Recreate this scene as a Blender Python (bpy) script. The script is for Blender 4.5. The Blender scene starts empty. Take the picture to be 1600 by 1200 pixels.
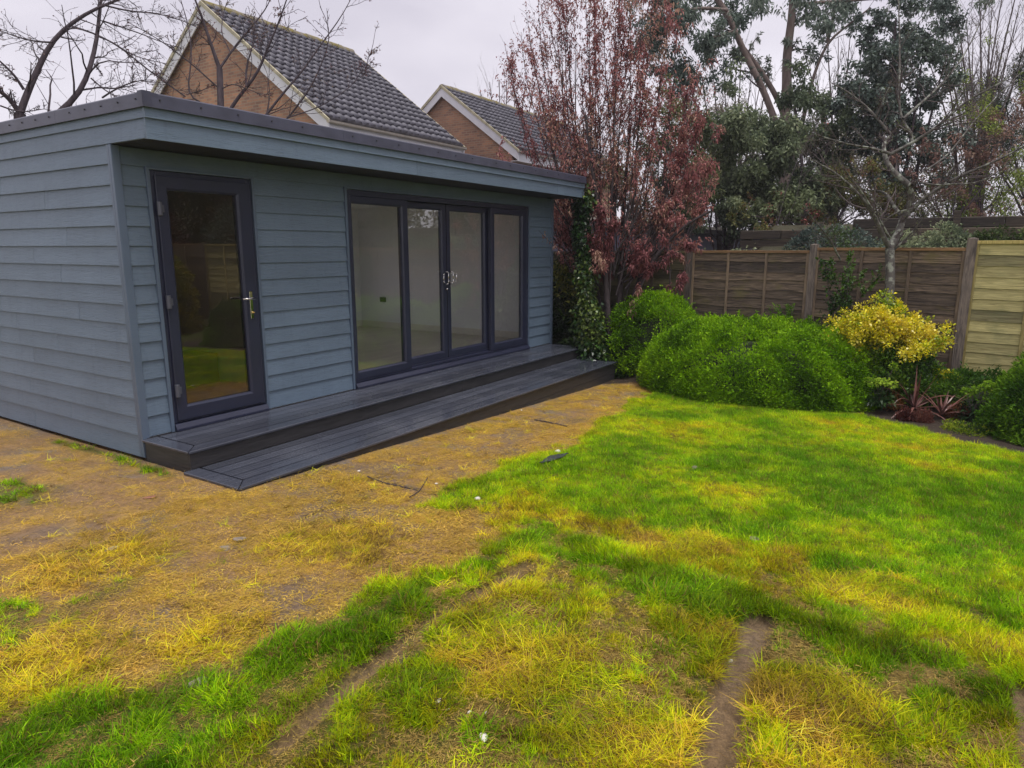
import bpy, bmesh, math, random
import numpy as np
from mathutils import Vector, Matrix
S = bpy.context.scene
C = S.collection
random.seed(7)
RNG = np.random.default_rng(7)
R = math.radians

# ------------------------------------------------------------------ camera, world, sun, exposure
EYE = 1.70
FPX, CX, CY = 1063.0, 800.0, 600.0            # focal length in photo pixels (1600 wide)
PITCH, AZ = R(11.279), R(32.48)
fw = np.array([math.cos(AZ) * math.cos(PITCH), math.sin(AZ) * math.cos(PITCH), -math.sin(PITCH)])
rt = np.array([math.sin(AZ), -math.cos(AZ), 0.0])
up = np.cross(rt, fw)
cam_d = bpy.data.cameras.new('camera')
cam_d.sensor_width = 36.0
cam_d.lens = FPX / 1600 * 36
cam_d.clip_start = 0.05
cam_d.clip_end = 2000
cam = bpy.data.objects.new('camera', cam_d)
C.objects.link(cam)
M = Matrix(((rt[0], up[0], -fw[0], 0), (rt[1], up[1], -fw[1], 0), (rt[2], up[2], -fw[2], EYE), (0, 0, 0, 1)))
cam.matrix_world = M
S.camera = cam

SUN_EL, SUN_AZ = R(74), R(-100)                # overcast: a broad soft brightening of the cloud, high over the garden
world = bpy.data.worlds.new('World')
S.world = world
world.use_nodes = True
wn, wl = world.node_tree.nodes, world.node_tree.links
wn.clear()
w_out = wn.new('ShaderNodeOutputWorld')
w_sky = wn.new('ShaderNodeTexSky')
w_sky.sky_type = 'NISHITA'
w_sky.sun_disc = False
w_sky.sun_elevation = SUN_EL
w_sky.sun_rotation = math.pi / 2 - SUN_AZ
w_sky.air_density = 1.0
w_bg1 = wn.new('ShaderNodeBackground')
w_bg1.inputs['Strength'].default_value = 0.05
w_bg2 = wn.new('ShaderNodeBackground')
w_bg2.inputs['Strength'].default_value = 0.56
w_tc = wn.new('ShaderNodeTexCoord')
w_no = wn.new('ShaderNodeTexNoise')
w_no.inputs['Scale'].default_value = 2.2
w_no.inputs['Detail'].default_value = 5
w_mp = wn.new('ShaderNodeMapping')
w_mp.inputs['Scale'].default_value = (1, 1, 2.6)
w_cr = wn.new('ShaderNodeValToRGB')
w_cr.color_ramp.elements[0].position = 0.30
w_cr.color_ramp.elements[0].color = (0.76, 0.72, 0.82, 1)
w_cr.color_ramp.elements[1].position = 0.72
w_cr.color_ramp.elements[1].color = (1.12, 1.07, 1.15, 1)
w_mx = wn.new('ShaderNodeMixShader')
w_mx.inputs[0].default_value = 0.93
wl.new(w_sky.outputs[0], w_bg1.inputs[0])
wl.new(w_tc.outputs['Generated'], w_mp.inputs[0])
wl.new(w_mp.outputs[0], w_no.inputs['Vector'])
wl.new(w_no.outputs['Fac'], w_cr.inputs[0])
wl.new(w_cr.outputs[0], w_bg2.inputs[0])
wl.new(w_bg1.outputs[0], w_mx.inputs[1])
wl.new(w_bg2.outputs[0], w_mx.inputs[2])
wl.new(w_mx.outputs[0], w_out.inputs[0])

sun_d = bpy.data.lights.new('sun', 'SUN')
sun_d.energy = 1.3
sun_d.angle = R(22)
sun_d.color = (1.0, 0.97, 0.93)
sun = bpy.data.objects.new('sun', sun_d)
C.objects.link(sun)
sdir = Vector((math.cos(SUN_EL) * math.cos(SUN_AZ), math.cos(SUN_EL) * math.sin(SUN_AZ), math.sin(SUN_EL)))
sun.rotation_euler = sdir.to_track_quat('Z', 'Y').to_euler()
sun.location = (0, 0, 30)

S.view_settings.view_transform = 'Standard'
S.view_settings.look = 'None'
S.view_settings.exposure = 0.80
S.view_settings.gamma = 1
S.view_settings.use_curve_mapping = False
S.render.engine = 'CYCLES'
S.cycles.use_denoising = True
S.cycles.max_bounces = 9
S.cycles.transparent_max_bounces = 12
S.cycles.diffuse_bounces = 7

# ------------------------------------------------------------------ helpers: survey
def ray(u, v):
    return fw + rt * (u - CX) / FPX - up * (v - CY) / FPX
CAMP = np.array([0, 0, EYE])
def at(u, v, d):                      # point on a sight line at view depth d
    return CAMP + ray(u, v) * d
def on_z(u, v, z):
    r = ray(u, v)
    return CAMP + r * (z - EYE) / r[2]
def on_x(u, v, x):
    r = ray(u, v)
    return CAMP + r * x / r[0]
def on_y(u, v, y):
    r = ray(u, v)
    return CAMP + r * y / r[1]
def sstep(a, b, x):
    t = np.clip((np.asarray(x, float) - a) / (b - a), 0, 1)
    return t * t * (3 - 2 * t)

def lattice(seed):
    return np.random.default_rng(seed).random((256, 256))
_L = {}
def vnoise(x, y, f, seed=0):
    if seed not in _L: _L[seed] = lattice(seed)
    L = _L[seed]
    x = np.asarray(x, float) * f + 500; y = np.asarray(y, float) * f + 500
    xi = np.floor(x).astype(int); yi = np.floor(y).astype(int)
    fx = x - xi; fy = y - yi
    fx = fx * fx * (3 - 2 * fx); fy = fy * fy * (3 - 2 * fy)
    a = L[xi % 256, yi % 256]; b = L[(xi + 1) % 256, yi % 256]
    c = L[xi % 256, (yi + 1) % 256]; d = L[(xi + 1) % 256, (yi + 1) % 256]
    return (a * (1 - fx) + b * fx) * (1 - fy) + (c * (1 - fx) + d * fx) * fy
def fbm(x, y, f, seed=0, o=4):
    s = 0; a = 0.5; t = 0
    for i in range(o):
        s = s + a * vnoise(x, y, f * 2 ** i, seed + i); t += a; a *= 0.5
    return s / t

def base_h(x, y):                     # broad fall of the ground
    x = np.asarray(x, float); y = np.asarray(y, float)
    h = -0.042 * np.clip(x - 3.0, 0, 6.9) - .035 * sstep(2.3, 2.95, x)
    h = h + 0.26 * sstep(9.0, 10.4, x) * (1 - sstep(3.4, 4.6, y))
    side = 1 - sstep(3.3, 4.4, y)
    h = h + side * (1.65 * sstep(11.8, 14.6, x) + 0.60 * sstep(15.02, 15.3, x))
    return h
def gp(u, v, dz=0):
    p = on_z(u, v, -0.1)
    for _ in range(6):
        p = on_z(u, v, float(base_h(p[0], p[1])) + dz)
    return p

# ------------------------------------------------------------------ helpers: objects
def tag(o, label=None, cat=None, group=None, kind=None):
    if label: o['label'] = label
    if cat: o['category'] = cat
    if group: o['group'] = group
    if kind: o['kind'] = kind
    return o
def link(o, parent=None):
    C.objects.link(o)
    if parent is not None:
        o.parent = parent
        o.matrix_parent_inverse = Matrix.Translation(parent.location).inverted() if False else Matrix.Identity(4)
        pl = parent
        off = Vector((0, 0, 0))
        while pl is not None:
            off += Vector(pl.location); pl = pl.parent
        o.location = Vector(o.location) - off
    return o
def thing(name, label, cat, loc=(0, 0, 0), group=None):
    o = bpy.data.objects.new(name, None)
    o.empty_display_size = 0.1
    o.location = loc
    C.objects.link(o)
    return tag(o, label, cat, group)
def mesh_np(name, V, F, mat, parent=None, tint=None, smooth=False, loc=(0, 0, 0)):
    V = np.asarray(V, np.float32).reshape(-1, 3); F = np.asarray(F, np.int32)
    k = F.shape[1]
    me = bpy.data.meshes.new(name)
    me.vertices.add(len(V)); me.vertices.foreach_set('co', V.ravel())
    me.loops.add(F.size); me.loops.foreach_set('vertex_index', F.ravel())
    me.polygons.add(len(F))
    me.polygons.foreach_set('loop_start', np.arange(0, F.size, k, dtype=np.int32))
    me.polygons.foreach_set('loop_total', np.full(len(F), k, np.int32))
    if smooth: me.polygons.foreach_set('use_smooth', np.ones(len(F), bool))
    if tint is not None:
        a = me.color_attributes.new('tint', 'FLOAT_COLOR', 'POINT')
        t = np.ones((len(V), 4), np.float32); t[:, :3] = tint
        a.data.foreach_set('color', t.ravel())
    me.update(calc_edges=True)
    me.materials.append(mat)
    o = bpy.data.objects.new(name, me)
    o.location = loc
    link(o, parent)
    return o
class MB:
    def __init__(s): s.v = []; s.f = []
    def raw(s, vs, fs):
        n = len(s.v); s.v += [tuple(map(float, v)) for v in vs]; s.f += [tuple(i + n for i in f) for f in fs]; return s
    def box(s, a, b):
        x0, y0, z0 = a; x1, y1, z1 = b
        return s.raw([(x0, y0, z0), (x1, y0, z0), (x1, y1, z0), (x0, y1, z0), (x0, y0, z1), (x1, y0, z1), (x1, y1, z1), (x0, y1, z1)],
              [(0, 3, 2, 1), (4, 5, 6, 7), (0, 1, 5, 4), (1, 2, 6, 5), (2, 3, 7, 6), (3, 0, 4, 7)])
    def prism(s, poly, z0, z1):       # polygon in xy
        n = len(poly)
        vs = [(x, y, z0) for x, y in poly] + [(x, y, z1) for x, y in poly]
        fs = [tuple(range(n))[::-1], tuple(range(n, 2 * n))] + [(i, (i + 1) % n, n + (i + 1) % n, n + i) for i in range(n)]
        return s.raw(vs, fs)
    def ext(s, prof, axis, a, b):     # profile (p, z) extruded along axis x: p=y ; axis y: p=x
        n = len(prof)
        if axis == 'x': vs = [(a, p, z) for p, z in prof] + [(b, p, z) for p, z in prof]
        else: vs = [(p, a, z) for p, z in prof] + [(p, b, z) for p, z in prof]
        fs = [tuple(range(n)), tuple(range(n, 2 * n))[::-1]] + [(i, n + i, n + (i + 1) % n, (i + 1) % n) for i in range(n)]
        return s.raw(vs, fs)
    def cyl(s, p0, p1, r0, r1=None, n=10):
        r1 = r0 if r1 is None else r1
        p0 = Vector(p0); p1 = Vector(p1); d = (p1 - p0).normalized()
        u = d.orthogonal().normalized(); w = d.cross(u)
        vs = [p0 + (u * math.cos(2 * math.pi * i / n) + w * math.sin(2 * math.pi * i / n)) * r0 for i in range(n)]
        vs += [p1 + (u * math.cos(2 * math.pi * i / n) + w * math.sin(2 * math.pi * i / n)) * r1 for i in range(n)]
        return s.raw(vs, [tuple(range(n))[::-1], tuple(range(n, 2 * n))] + [(i, (i + 1) % n, n + (i + 1) % n, n + i) for i in range(n)])
    def build(s, name, mat, parent=None, bevel=0, smooth=False, label=None, kind=None, fix=True):
        me = bpy.data.meshes.new(name); me.from_pydata(s.v, [], s.f)
        bm = bmesh.new(); bm.from_mesh(me)
        if fix: bmesh.ops.recalc_face_normals(bm, faces=bm.faces)
        if bevel: bmesh.ops.bevel(bm, geom=list(bm.edges), offset=bevel, segments=1, affect='EDGES')
        bm.to_mesh(me); bm.free()
        if smooth:
            for p in me.polygons: p.use_smooth = True
        me.materials.append(mat)
        o = bpy.data.objects.new(name, me)
        link(o, parent)
        return tag(o, label, None, None, kind)
def dup(o, parent=None, loc=None):
    c = o.copy(); C.objects.link(c); c.parent = parent
    if loc is not None: c.location = loc
    for k in o.children: dup(k, c)
    return c

# ------------------------------------------------------------------ helpers: materials
def nodes(name):
    m = bpy.data.materials.new(name); m.use_nodes = True
    nt = m.node_tree; nt.nodes.clear()
    out = nt.nodes.new('ShaderNodeOutputMaterial'); b = nt.nodes.new('ShaderNodeBsdfPrincipled')
    nt.links.new(b.outputs[0], out.inputs[0])
    return m, nt, b, out
def N(nt, t, **kw):
    n = nt.nodes.new(t)
    for k, v in kw.items():
        if k in n.inputs: n.inputs[k].default_value = v
        else: setattr(n, k, v)
    return n
def mix(nt, a, b, fac, mode='MIX'):
    m = nt.nodes.new('ShaderNodeMix'); m.data_type = 'RGBA'; m.blend_type = mode
    for s, v in ((0, fac), (6, a), (7, b)):
        if isinstance(v, bpy.types.NodeSocket): nt.links.new(v, m.inputs[s])
        elif s == 0: m.inputs[0].default_value = v
        else: m.inputs[s].default_value = (*v, 1)
    return m.outputs[2]
def noise(nt, scale, detail=4, stretch=(1, 1, 1), src='Object', rough=0.55):
    tc = nt.nodes.new('ShaderNodeTexCoord')
    if src == 'World':
        g = nt.nodes.new('ShaderNodeNewGeometry'); so = g.outputs['Position']
    else: so = tc.outputs[src]
    mp = N(nt, 'ShaderNodeMapping'); mp.inputs['Scale'].default_value = stretch
    nt.links.new(so, mp.inputs[0])
    n = N(nt, 'ShaderNodeTexNoise'); n.inputs['Scale'].default_value = scale; n.inputs['Detail'].default_value = detail
    n.inputs['Roughness'].default_value = rough
    nt.links.new(mp.outputs[0], n.inputs['Vector'])
    return n.outputs['Fac']
def ramp(nt, fac, p0, p1, c0=(0, 0, 0), c1=(1, 1, 1)):
    r = nt.nodes.new('ShaderNodeValToRGB')
    r.color_ramp.elements[0].position = p0; r.color_ramp.elements[1].position = p1
    r.color_ramp.elements[0].color = (*c0, 1); r.color_ramp.elements[1].color = (*c1, 1)
    nt.links.new(fac, r.inputs[0]); return r.outputs[0]
def bump(nt, b, h, strength=0.3, dist=0.01, prev=None):
    n = nt.nodes.new('ShaderNodeBump'); n.inputs['Strength'].default_value = strength; n.inputs['Distance'].default_value = dist
    nt.links.new(h, n.inputs['Height'])
    if prev is not None: nt.links.new(prev, n.inputs['Normal'])
    nt.links.new(n.outputs[0], b.inputs['Normal']); return n.outputs[0]
def simple(name, col, rough=0.6, var=0.25, scale=6, metal=0, stretch=(1, 1, 1), bmp=0.15, bdist=0.003, objvar=0.0, spec=0.5, src='World'):
    m, nt, b, out = nodes(name)
    f = noise(nt, scale, 5, stretch, src)
    lo = tuple(c * (1 - var) for c in col); hi = tuple(min(1, c * (1 + var)) for c in col)
    c = ramp(nt, f, 0.3, 0.7, lo, hi)
    if objvar:
        oi = nt.nodes.new('ShaderNodeObjectInfo')
        v = ramp(nt, oi.outputs['Random'], 0, 1, (1 - objvar,) * 3, (1 + objvar * .6,) * 3)
        c = mix(nt, c, v, 1.0, 'MULTIPLY')
    nt.links.new(c, b.inputs['Base Color'])
    b.inputs['Roughness'].default_value = rough; b.inputs['Metallic'].default_value = metal
    b.inputs['Specular IOR Level'].default_value = spec
    if bmp: bump(nt, b, noise(nt, scale * 4, 4, stretch, src), bmp, bdist)
    return m
def foliage(name, rough=0.45, trans=0.25, instancer=False, spec=0.35):
    m, nt, b, out = nodes(name)
    a = nt.nodes.new('ShaderNodeAttribute'); a.attribute_name = 'tint'
    if instancer: a.attribute_type = 'INSTANCER'
    nt.links.new(a.outputs['Color'], b.inputs['Base Color'])
    b.inputs['Roughness'].default_value = rough; b.inputs['Specular IOR Level'].default_value = spec
    t = nt.nodes.new('ShaderNodeBsdfTranslucent'); nt.links.new(a.outputs['Color'], t.inputs[0])
    mx = nt.nodes.new('ShaderNodeMixShader'); mx.inputs[0].default_value = trans
    nt.links.new(b.outputs[0], mx.inputs[1]); nt.links.new(t.outputs[0], mx.inputs[2]); nt.links.new(mx.outputs[0], out.inputs[0])
    return m
def clad_mat(name, axis, col=(0.142, 0.196, 0.262)):
    m, nt, b, out = nodes(name)
    st = (0.35, 1, 1) if axis == 'x' else (1, 0.35, 1)
    st2 = (0.5, 9, 9) if axis == 'x' else (9, 0.5, 9)
    g = nt.nodes.new('ShaderNodeNewGeometry')
    mp = N(nt, 'ShaderNodeMapping'); mp.inputs['Scale'].default_value = (0.8, 1, 10) if axis == 'x' else (1, 0.8, 10)
    oi = nt.nodes.new('ShaderNodeObjectInfo')
    ad = nt.nodes.new('ShaderNodeVectorMath'); ad.operation = 'MULTIPLY_ADD'
    cv = nt.nodes.new('ShaderNodeCombineXYZ'); nt.links.new(oi.outputs['Random'], cv.inputs[0]); nt.links.new(oi.outputs['Random'], cv.inputs[1])
    ad.inputs[1].default_value = (37, 37, 0); nt.links.new(cv.outputs[0], ad.inputs[0]); nt.links.new(g.outputs['Position'], ad.inputs[2])
    nt.links.new(ad.outputs[0], mp.inputs[0])
    w = nt.nodes.new('ShaderNodeTexNoise'); w.inputs['Scale'].default_value = 9; w.inputs['Detail'].default_value = 6; w.inputs['Distortion'].default_value = 1.6
    nt.links.new(mp.outputs[0], w.inputs['Vector'])
    c = ramp(nt, noise(nt, 2.0, 4, (1, 1, 1), 'World'), 0.3, 0.7, tuple(v * .92 for v in col), tuple(v * 1.06 for v in col))
    v = ramp(nt, oi.outputs['Random'], 0, 1, (0.93,) * 3, (1.05,) * 3)
    c = mix(nt, c, v, 1.0, 'MULTIPLY')
    gr = ramp(nt, w.outputs['Fac'], 0.36, 0.5, (0.80,) * 3, (1,) * 3)
    c = mix(nt, c, gr, 0.7, 'MULTIPLY')
    st_ = ramp(nt, noise(nt, 3.0, 5, (6, 6, .5), 'World'), 0.55, 0.75, (1, 1, 1), (.88, .88, .9))
    c = mix(nt, c, st_, 1.0, 'MULTIPLY')
    nt.links.new(c, b.inputs['Base Color'])
    b.inputs['Roughness'].default_value = 0.42; b.inputs['Specular IOR Level'].default_value = 0.4
    bump(nt, b, w.outputs['Fac'], 0.55, 0.006)
    return m
M_ = {}
M_['clad_front'] = clad_mat('blue_grey_cladding_front', 'x')
M_['clad_side'] = clad_mat('blue_grey_cladding_side', 'y')
M_['trim'] = simple('blue_grey_trim', (0.110, 0.150, 0.212), 0.35, 0.05, 3, bmp=0.02)
M_['anthracite'] = simple('anthracite_upvc', (0.026, 0.030, 0.058), 0.33, 0.12, 4, stretch=(1, 1, 1), bmp=0.06, bdist=0.001)
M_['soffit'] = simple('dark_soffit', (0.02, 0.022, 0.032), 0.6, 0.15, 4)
M_['edge'] = simple('roof_edge_trim', (0.058, 0.060, 0.092), 0.38, 0.22, 5, bmp=0.08)
M_['roof_rubber'] = simple('roof_rubber', (0.07, 0.07, 0.08), 0.5, 0.25, 2)
M_['screw'] = simple('screw_head', (0.03, 0.03, 0.035), 0.4, 0.1)
M_['black'] = simple('black_rubber', (0.012, 0.012, 0.015), 0.5, 0.1)
M_['chrome'] = simple('chrome', (0.72, 0.70, 0.68), 0.08, 0.05, metal=1, bmp=0)
M_['brass'] = simple('brass_cylinder', (0.6, 0.45, 0.16), 0.2, 0.1, metal=1, bmp=0)
M_['plaster'] = simple('painted_plaster', (0.84, 0.86, 0.88), 0.8, 0.03, 2, bmp=0.03)
M_['ply'] = simple('store_wall', (0.30, 0.24, 0.17), 0.8, 0.1, 2)
M_['skirt'] = simple('white_skirting', (0.75, 0.72, 0.66), 0.5, 0.03)
M_['laminate'] = simple('laminate_floor', (0.50, 0.44, 0.38), 0.3, 0.18, 3, stretch=(0.5, 7, 1))
M_['whitepaint'] = simple('white_painted_board', (0.72, 0.72, 0.76), 0.5, 0.08, 3)
M_['cream'] = simple('weathered_cream_edge', (0.42, 0.38, 0.26), 0.7, 0.3, 5)
M_['gutter'] = simple('cream_gutter', (0.55, 0.50, 0.44), 0.45, 0.12, 4)
def glass_mat(name, tint, boost):
    m, nt, b, out = nodes(name); nt.nodes.remove(b)
    tr = N(nt, 'ShaderNodeBsdfTransparent'); tr.inputs[0].default_value = (*tint, 1)
    gl = N(nt, 'ShaderNodeBsdfGlossy'); gl.inputs['Roughness'].default_value = 0.0; gl.inputs[0].default_value = (0.98, 0.98, 1, 1)
    fr = N(nt, 'ShaderNodeLayerWeight'); fr.inputs['Blend'].default_value = 0.5
    pw = N(nt, 'ShaderNodeMath'); pw.operation = 'POWER'; pw.inputs[1].default_value = 4.0; nt.links.new(fr.outputs['Facing'], pw.inputs[0])
    mu = N(nt, 'ShaderNodeMath'); mu.operation = 'MULTIPLY_ADD'; mu.inputs[1].default_value = 0.9; mu.inputs[2].default_value = boost; mu.use_clamp = True
    bn = N(nt, 'ShaderNodeBump'); bn.inputs['Strength'].default_value = 0.05; bn.inputs['Distance'].default_value = 0.004
    nt.links.new(noise(nt, 1.3, 2, (1, 1, 1), 'World'), bn.inputs['Height']); nt.links.new(bn.outputs[0], gl.inputs['Normal'])
    nt.links.new(pw.outputs[0], mu.inputs[0])
    mx = N(nt, 'ShaderNodeMixShader'); nt.links.new(mu.outputs[0], mx.inputs[0]); nt.links.new(tr.outputs[0], mx.inputs[1]); nt.links.new(gl.outputs[0], mx.inputs[2])
    nt.links.new(mx.outputs[0], out.inputs[0]); return m
M_['glass'] = glass_mat('double_glazing', (1.0, 1.0, 1.0), 0.105)
M_['glass_dark'] = glass_mat('store_door_glazing', (0.80, 0.76, 0.70), 0.10)
def deck_mat():
    m, nt, b, out = nodes('wet_composite_deck')
    f = noise(nt, 4, 5, (0.12, 14, 14), 'World')
    c = ramp(nt, f, 0.3, 0.75, (0.044, 0.049, 0.066), (0.080, 0.088, 0.115))
    oi = nt.nodes.new('ShaderNodeObjectInfo')
    c = mix(nt, c, ramp(nt, oi.outputs['Random'], 0, 1, (.72,) * 3, (1.3,) * 3), 1, 'MULTIPLY')
    d = ramp(nt, noise(nt, 1.5, 5, (1, 1, 1), 'World'), 0.45, 0.7, (0.85,) * 3, (1.25, 1.22, 1.15))
    c = mix(nt, c, d, 1, 'MULTIPLY'); nt.links.new(c, b.inputs['Base Color'])
    r = ramp(nt, noise(nt, 3, 5, (1, 1, 1), 'World'), 0.35, 0.65, (0.10,) * 3, (0.30,) * 3)
    nt.links.new(r, b.inputs['Roughness'])
    bump(nt, b, noise(nt, 8, 4, (0.1, 12, 12), 'World'), 0.12, 0.002); return m
M_['deck'] = deck_mat()
def riser_mat():
    m, nt, b, out = nodes('composite_riser_board')
    f = noise(nt, 5, 6, (1.0, 1.0, 9), 'World')
    c = ramp(nt, f, 0.3, 0.75, (0.024, 0.023, 0.025), (0.050, 0.047, 0.050)); nt.links.new(c, b.inputs['Base Color'])
    b.inputs['Roughness'].default_value = 0.5
    bump(nt, b, noise(nt, 10, 5, (1, 1, 9), 'World'), 0.6, 0.005); return m
M_['riser'] = riser_mat()

def brick_mat():
    m, nt, b, out = nodes('gable_brick')
    g = N(nt, 'ShaderNodeNewGeometry'); sp = N(nt, 'ShaderNodeSeparateXYZ'); nt.links.new(g.outputs['Position'], sp.inputs[0])
    cb = N(nt, 'ShaderNodeCombineXYZ'); ad = N(nt, 'ShaderNodeMath'); ad.operation = 'ADD'
    nt.links.new(sp.outputs[0], ad.inputs[0]); nt.links.new(sp.outputs[1], ad.inputs[1])
    nt.links.new(ad.outputs[0], cb.inputs[0]); nt.links.new(sp.outputs[2], cb.inputs[1])
    br = N(nt, 'ShaderNodeTexBrick'); nt.links.new(cb.outputs[0], br.inputs['Vector'])
    br.inputs['Scale'].default_value = 1.0; br.inputs['Brick Width'].default_value = 0.225; br.inputs['Row Height'].default_value = 0.075
    br.inputs['Mortar Size'].default_value = 0.009; br.inputs['Bias'].default_value = -0.1
    br.inputs['Color1'].default_value = (0.44, 0.235, 0.145, 1); br.inputs['Color2'].default_value = (0.25, 0.145, 0.11, 1); br.inputs['Mortar'].default_value = (0.36, 0.28, 0.21, 1)
    c = mix(nt, br.outputs['Color'], ramp(nt, noise(nt, 1.2, 5, (1, 1, 1), 'World'), 0.35, 0.7, (0.8,) * 3, (1.2, 1.15, 1.05)), 1, 'MULTIPLY')
    nt.links.new(c, b.inputs['Base Color']); b.inputs['Roughness'].default_value = 0.9
    inv = N(nt, 'ShaderNodeMath'); inv.operation = 'SUBTRACT'; inv.inputs[0].default_value = 1; nt.links.new(br.outputs['Fac'], inv.inputs[1])
    bump(nt, b, inv.outputs[0], 0.6, 0.01); return m
M_['brick'] = brick_mat()
M_['tile'] = simple('grey_concrete_tile', (0.115, 0.110, 0.135), 0.6, 0.25, 3, bmp=0.2)
def ridge_mat():
    m, nt, b, out = nodes('mossy_ridge')
    c = ramp(nt, noise(nt, 4, 6, (1, 1, 1), 'World'), 0.4, 0.62, (0.22, 0.18, 0.05), (0.22, 0.20, 0.19))
    nt.links.new(c, b.inputs['Base Color']); b.inputs['Roughness'].default_value = 0.95
    bump(nt, b, noise(nt, 20, 5, (1, 1, 1), 'World'), 0.7, 0.02); return m
M_['ridge'] = ridge_mat()
def bark(name, a, c2, scale=18, lich=None):
    m, nt, b, out = nodes(name)
    c = ramp(nt, noise(nt, scale, 6, (1, 1, 0.35), 'World'), 0.3, 0.7, a, c2)
    if lich:
        c = mix(nt, c, lich, ramp(nt, noise(nt, 14, 5, (1, 1, 1), 'World'), 0.52, 0.62))
    nt.links.new(c, b.inputs['Base Color']); b.inputs['Roughness'].default_value = 0.85
    bump(nt, b, noise(nt, scale * 2, 5, (1, 1, 0.4), 'World'), 0.5, 0.01); return m
M_['bark_dark'] = bark('dark_bark', (0.030, 0.020, 0.026), (0.085, 0.062, 0.070))
M_['bark_grey'] = bark('lichen_bark', (0.045, 0.040, 0.036), (0.14, 0.125, 0.11), lich=(0.27, 0.28, 0.23))
M_['bark_twig'] = bark('twig_bark', (0.055, 0.042, 0.042), (0.13, 0.10, 0.095))
M_['bark_euc'] = bark('smooth_pink_bark', (0.12, 0.085, 0.075), (0.25, 0.19, 0.165), 8)
M_['bark_red'] = bark('plum_bark', (0.022, 0.016, 0.018), (0.065, 0.048, 0.048))
M_['leaf'] = foliage('leaf_matt', 0.6, 0.32, spec=0.2)
M_['leaf_gloss'] = foliage('leaf_glossy', 0.3, 0.15, spec=0.5)
M_['needle'] = foliage('conifer_foliage', 0.65, 0.25, spec=0.12)
M_['grass'] = foliage('grass_blades', 0.6, 0.3, instancer=True, spec=0.10)
M_['core'] = simple('dark_inner_core', (0.022, 0.032, 0.010), 0.95, 0.5, 10)  # dark colour of the opaque cores inside the foliage
def wood(name, a, c2, patch=None, stretch=(3, 0.35, 8)):
    m, nt, b, out = nodes(name)
    oi = nt.nodes.new('ShaderNodeObjectInfo')
    g = N(nt, 'ShaderNodeNewGeometry')
    ad = nt.nodes.new('ShaderNodeVectorMath'); ad.operation = 'MULTIPLY_ADD'
    cv = nt.nodes.new('ShaderNodeCombineXYZ'); nt.links.new(oi.outputs['Random'], cv.inputs[1])
    ad.inputs[1].default_value = (0, 31, 0); nt.links.new(cv.outputs[0], ad.inputs[0]); nt.links.new(g.outputs['Position'], ad.inputs[2])
    mp = N(nt, 'ShaderNodeMapping'); mp.inputs['Scale'].default_value = stretch; nt.links.new(ad.outputs[0], mp.inputs[0])
    n = N(nt, 'ShaderNodeTexNoise'); n.inputs['Scale'].default_value = 5; n.inputs['Detail'].default_value = 8; n.inputs['Distortion'].default_value = 1.4; n.inputs['Roughness'].default_value = .65
    nt.links.new(mp.outputs[0], n.inputs['Vector'])
    c = ramp(nt, n.outputs['Fac'], 0.36, 0.64, a, c2)
    c = mix(nt, c, ramp(nt, oi.outputs['Random'], 0, 1, (0.50, 0.50, 0.53), (1.55, 1.5, 1.38)), 1, 'MULTIPLY')
    if patch:
        c = mix(nt, c, patch, ramp(nt, noise(nt, 2.4, 5, (1, 1, 2), 'World'), 0.55, 0.75, (0, 0, 0), (.7, .7, .7)))
    nt.links.new(c, b.inputs['Base Color']); b.inputs['Roughness'].default_value = 0.8
    bump(nt, b, n.outputs['Fac'], 0.5, 0.006); return m
M_['fence_dark'] = wood('weathered_fence_wood', (0.040, 0.030, 0.023), (0.215, 0.160, 0.115), (0.17, 0.150, 0.035))
M_['fence_green'] = wood('algae_fence_wood', (0.085, 0.075, 0.045), (0.19, 0.165, 0.09), (0.13, 0.15, 0.05))
M_['fence_light'] = wood('new_treated_fence_wood', (0.23, 0.20, 0.085), (0.46, 0.42, 0.20), (0.19, 0.20, 0.09))
M_['fence_cap'] = wood('fence_cap_rail', (0.16, 0.085, 0.04), (0.42, 0.25, 0.115))
M_['fence_batten'] = wood('fence_batten_wood', (0.13, 0.095, 0.065), (0.27, 0.20, 0.14), stretch=(6, 6, .6))
M_['fence_batten_l'] = wood('new_batten_wood', (0.28, 0.23, 0.07), (0.46, 0.38, 0.15), stretch=(6, 6, .6))
M_['post'] = wood('fence_post_wood', (0.06, 0.05, 0.048), (0.20, 0.165, 0.145), stretch=(6, 6, .6))
M_['sleeper'] = wood('old_sleeper_wood', (0.028, 0.022, 0.018), (0.11, 0.085, 0.06))
M_['lilac'] = simple('lilac_grey_render', (0.24, 0.235, 0.33), 0.7, 0.08, 2)
M_['pebble'] = simple('white_stone', (0.72, 0.68, 0.60), 0.6, 0.1, 20)
M_['stone'] = simple('grey_brown_stone', (0.22, 0.18, 0.14), 0.8, 0.3, 20)
M_['plastic'] = simple('black_membrane', (0.035, 0.038, 0.045), 0.6, 0.3, 30)
M_['brickscrap'] = simple('red_brick_scrap', (0.28, 0.13, 0.08), 0.9, 0.2, 20)

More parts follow.
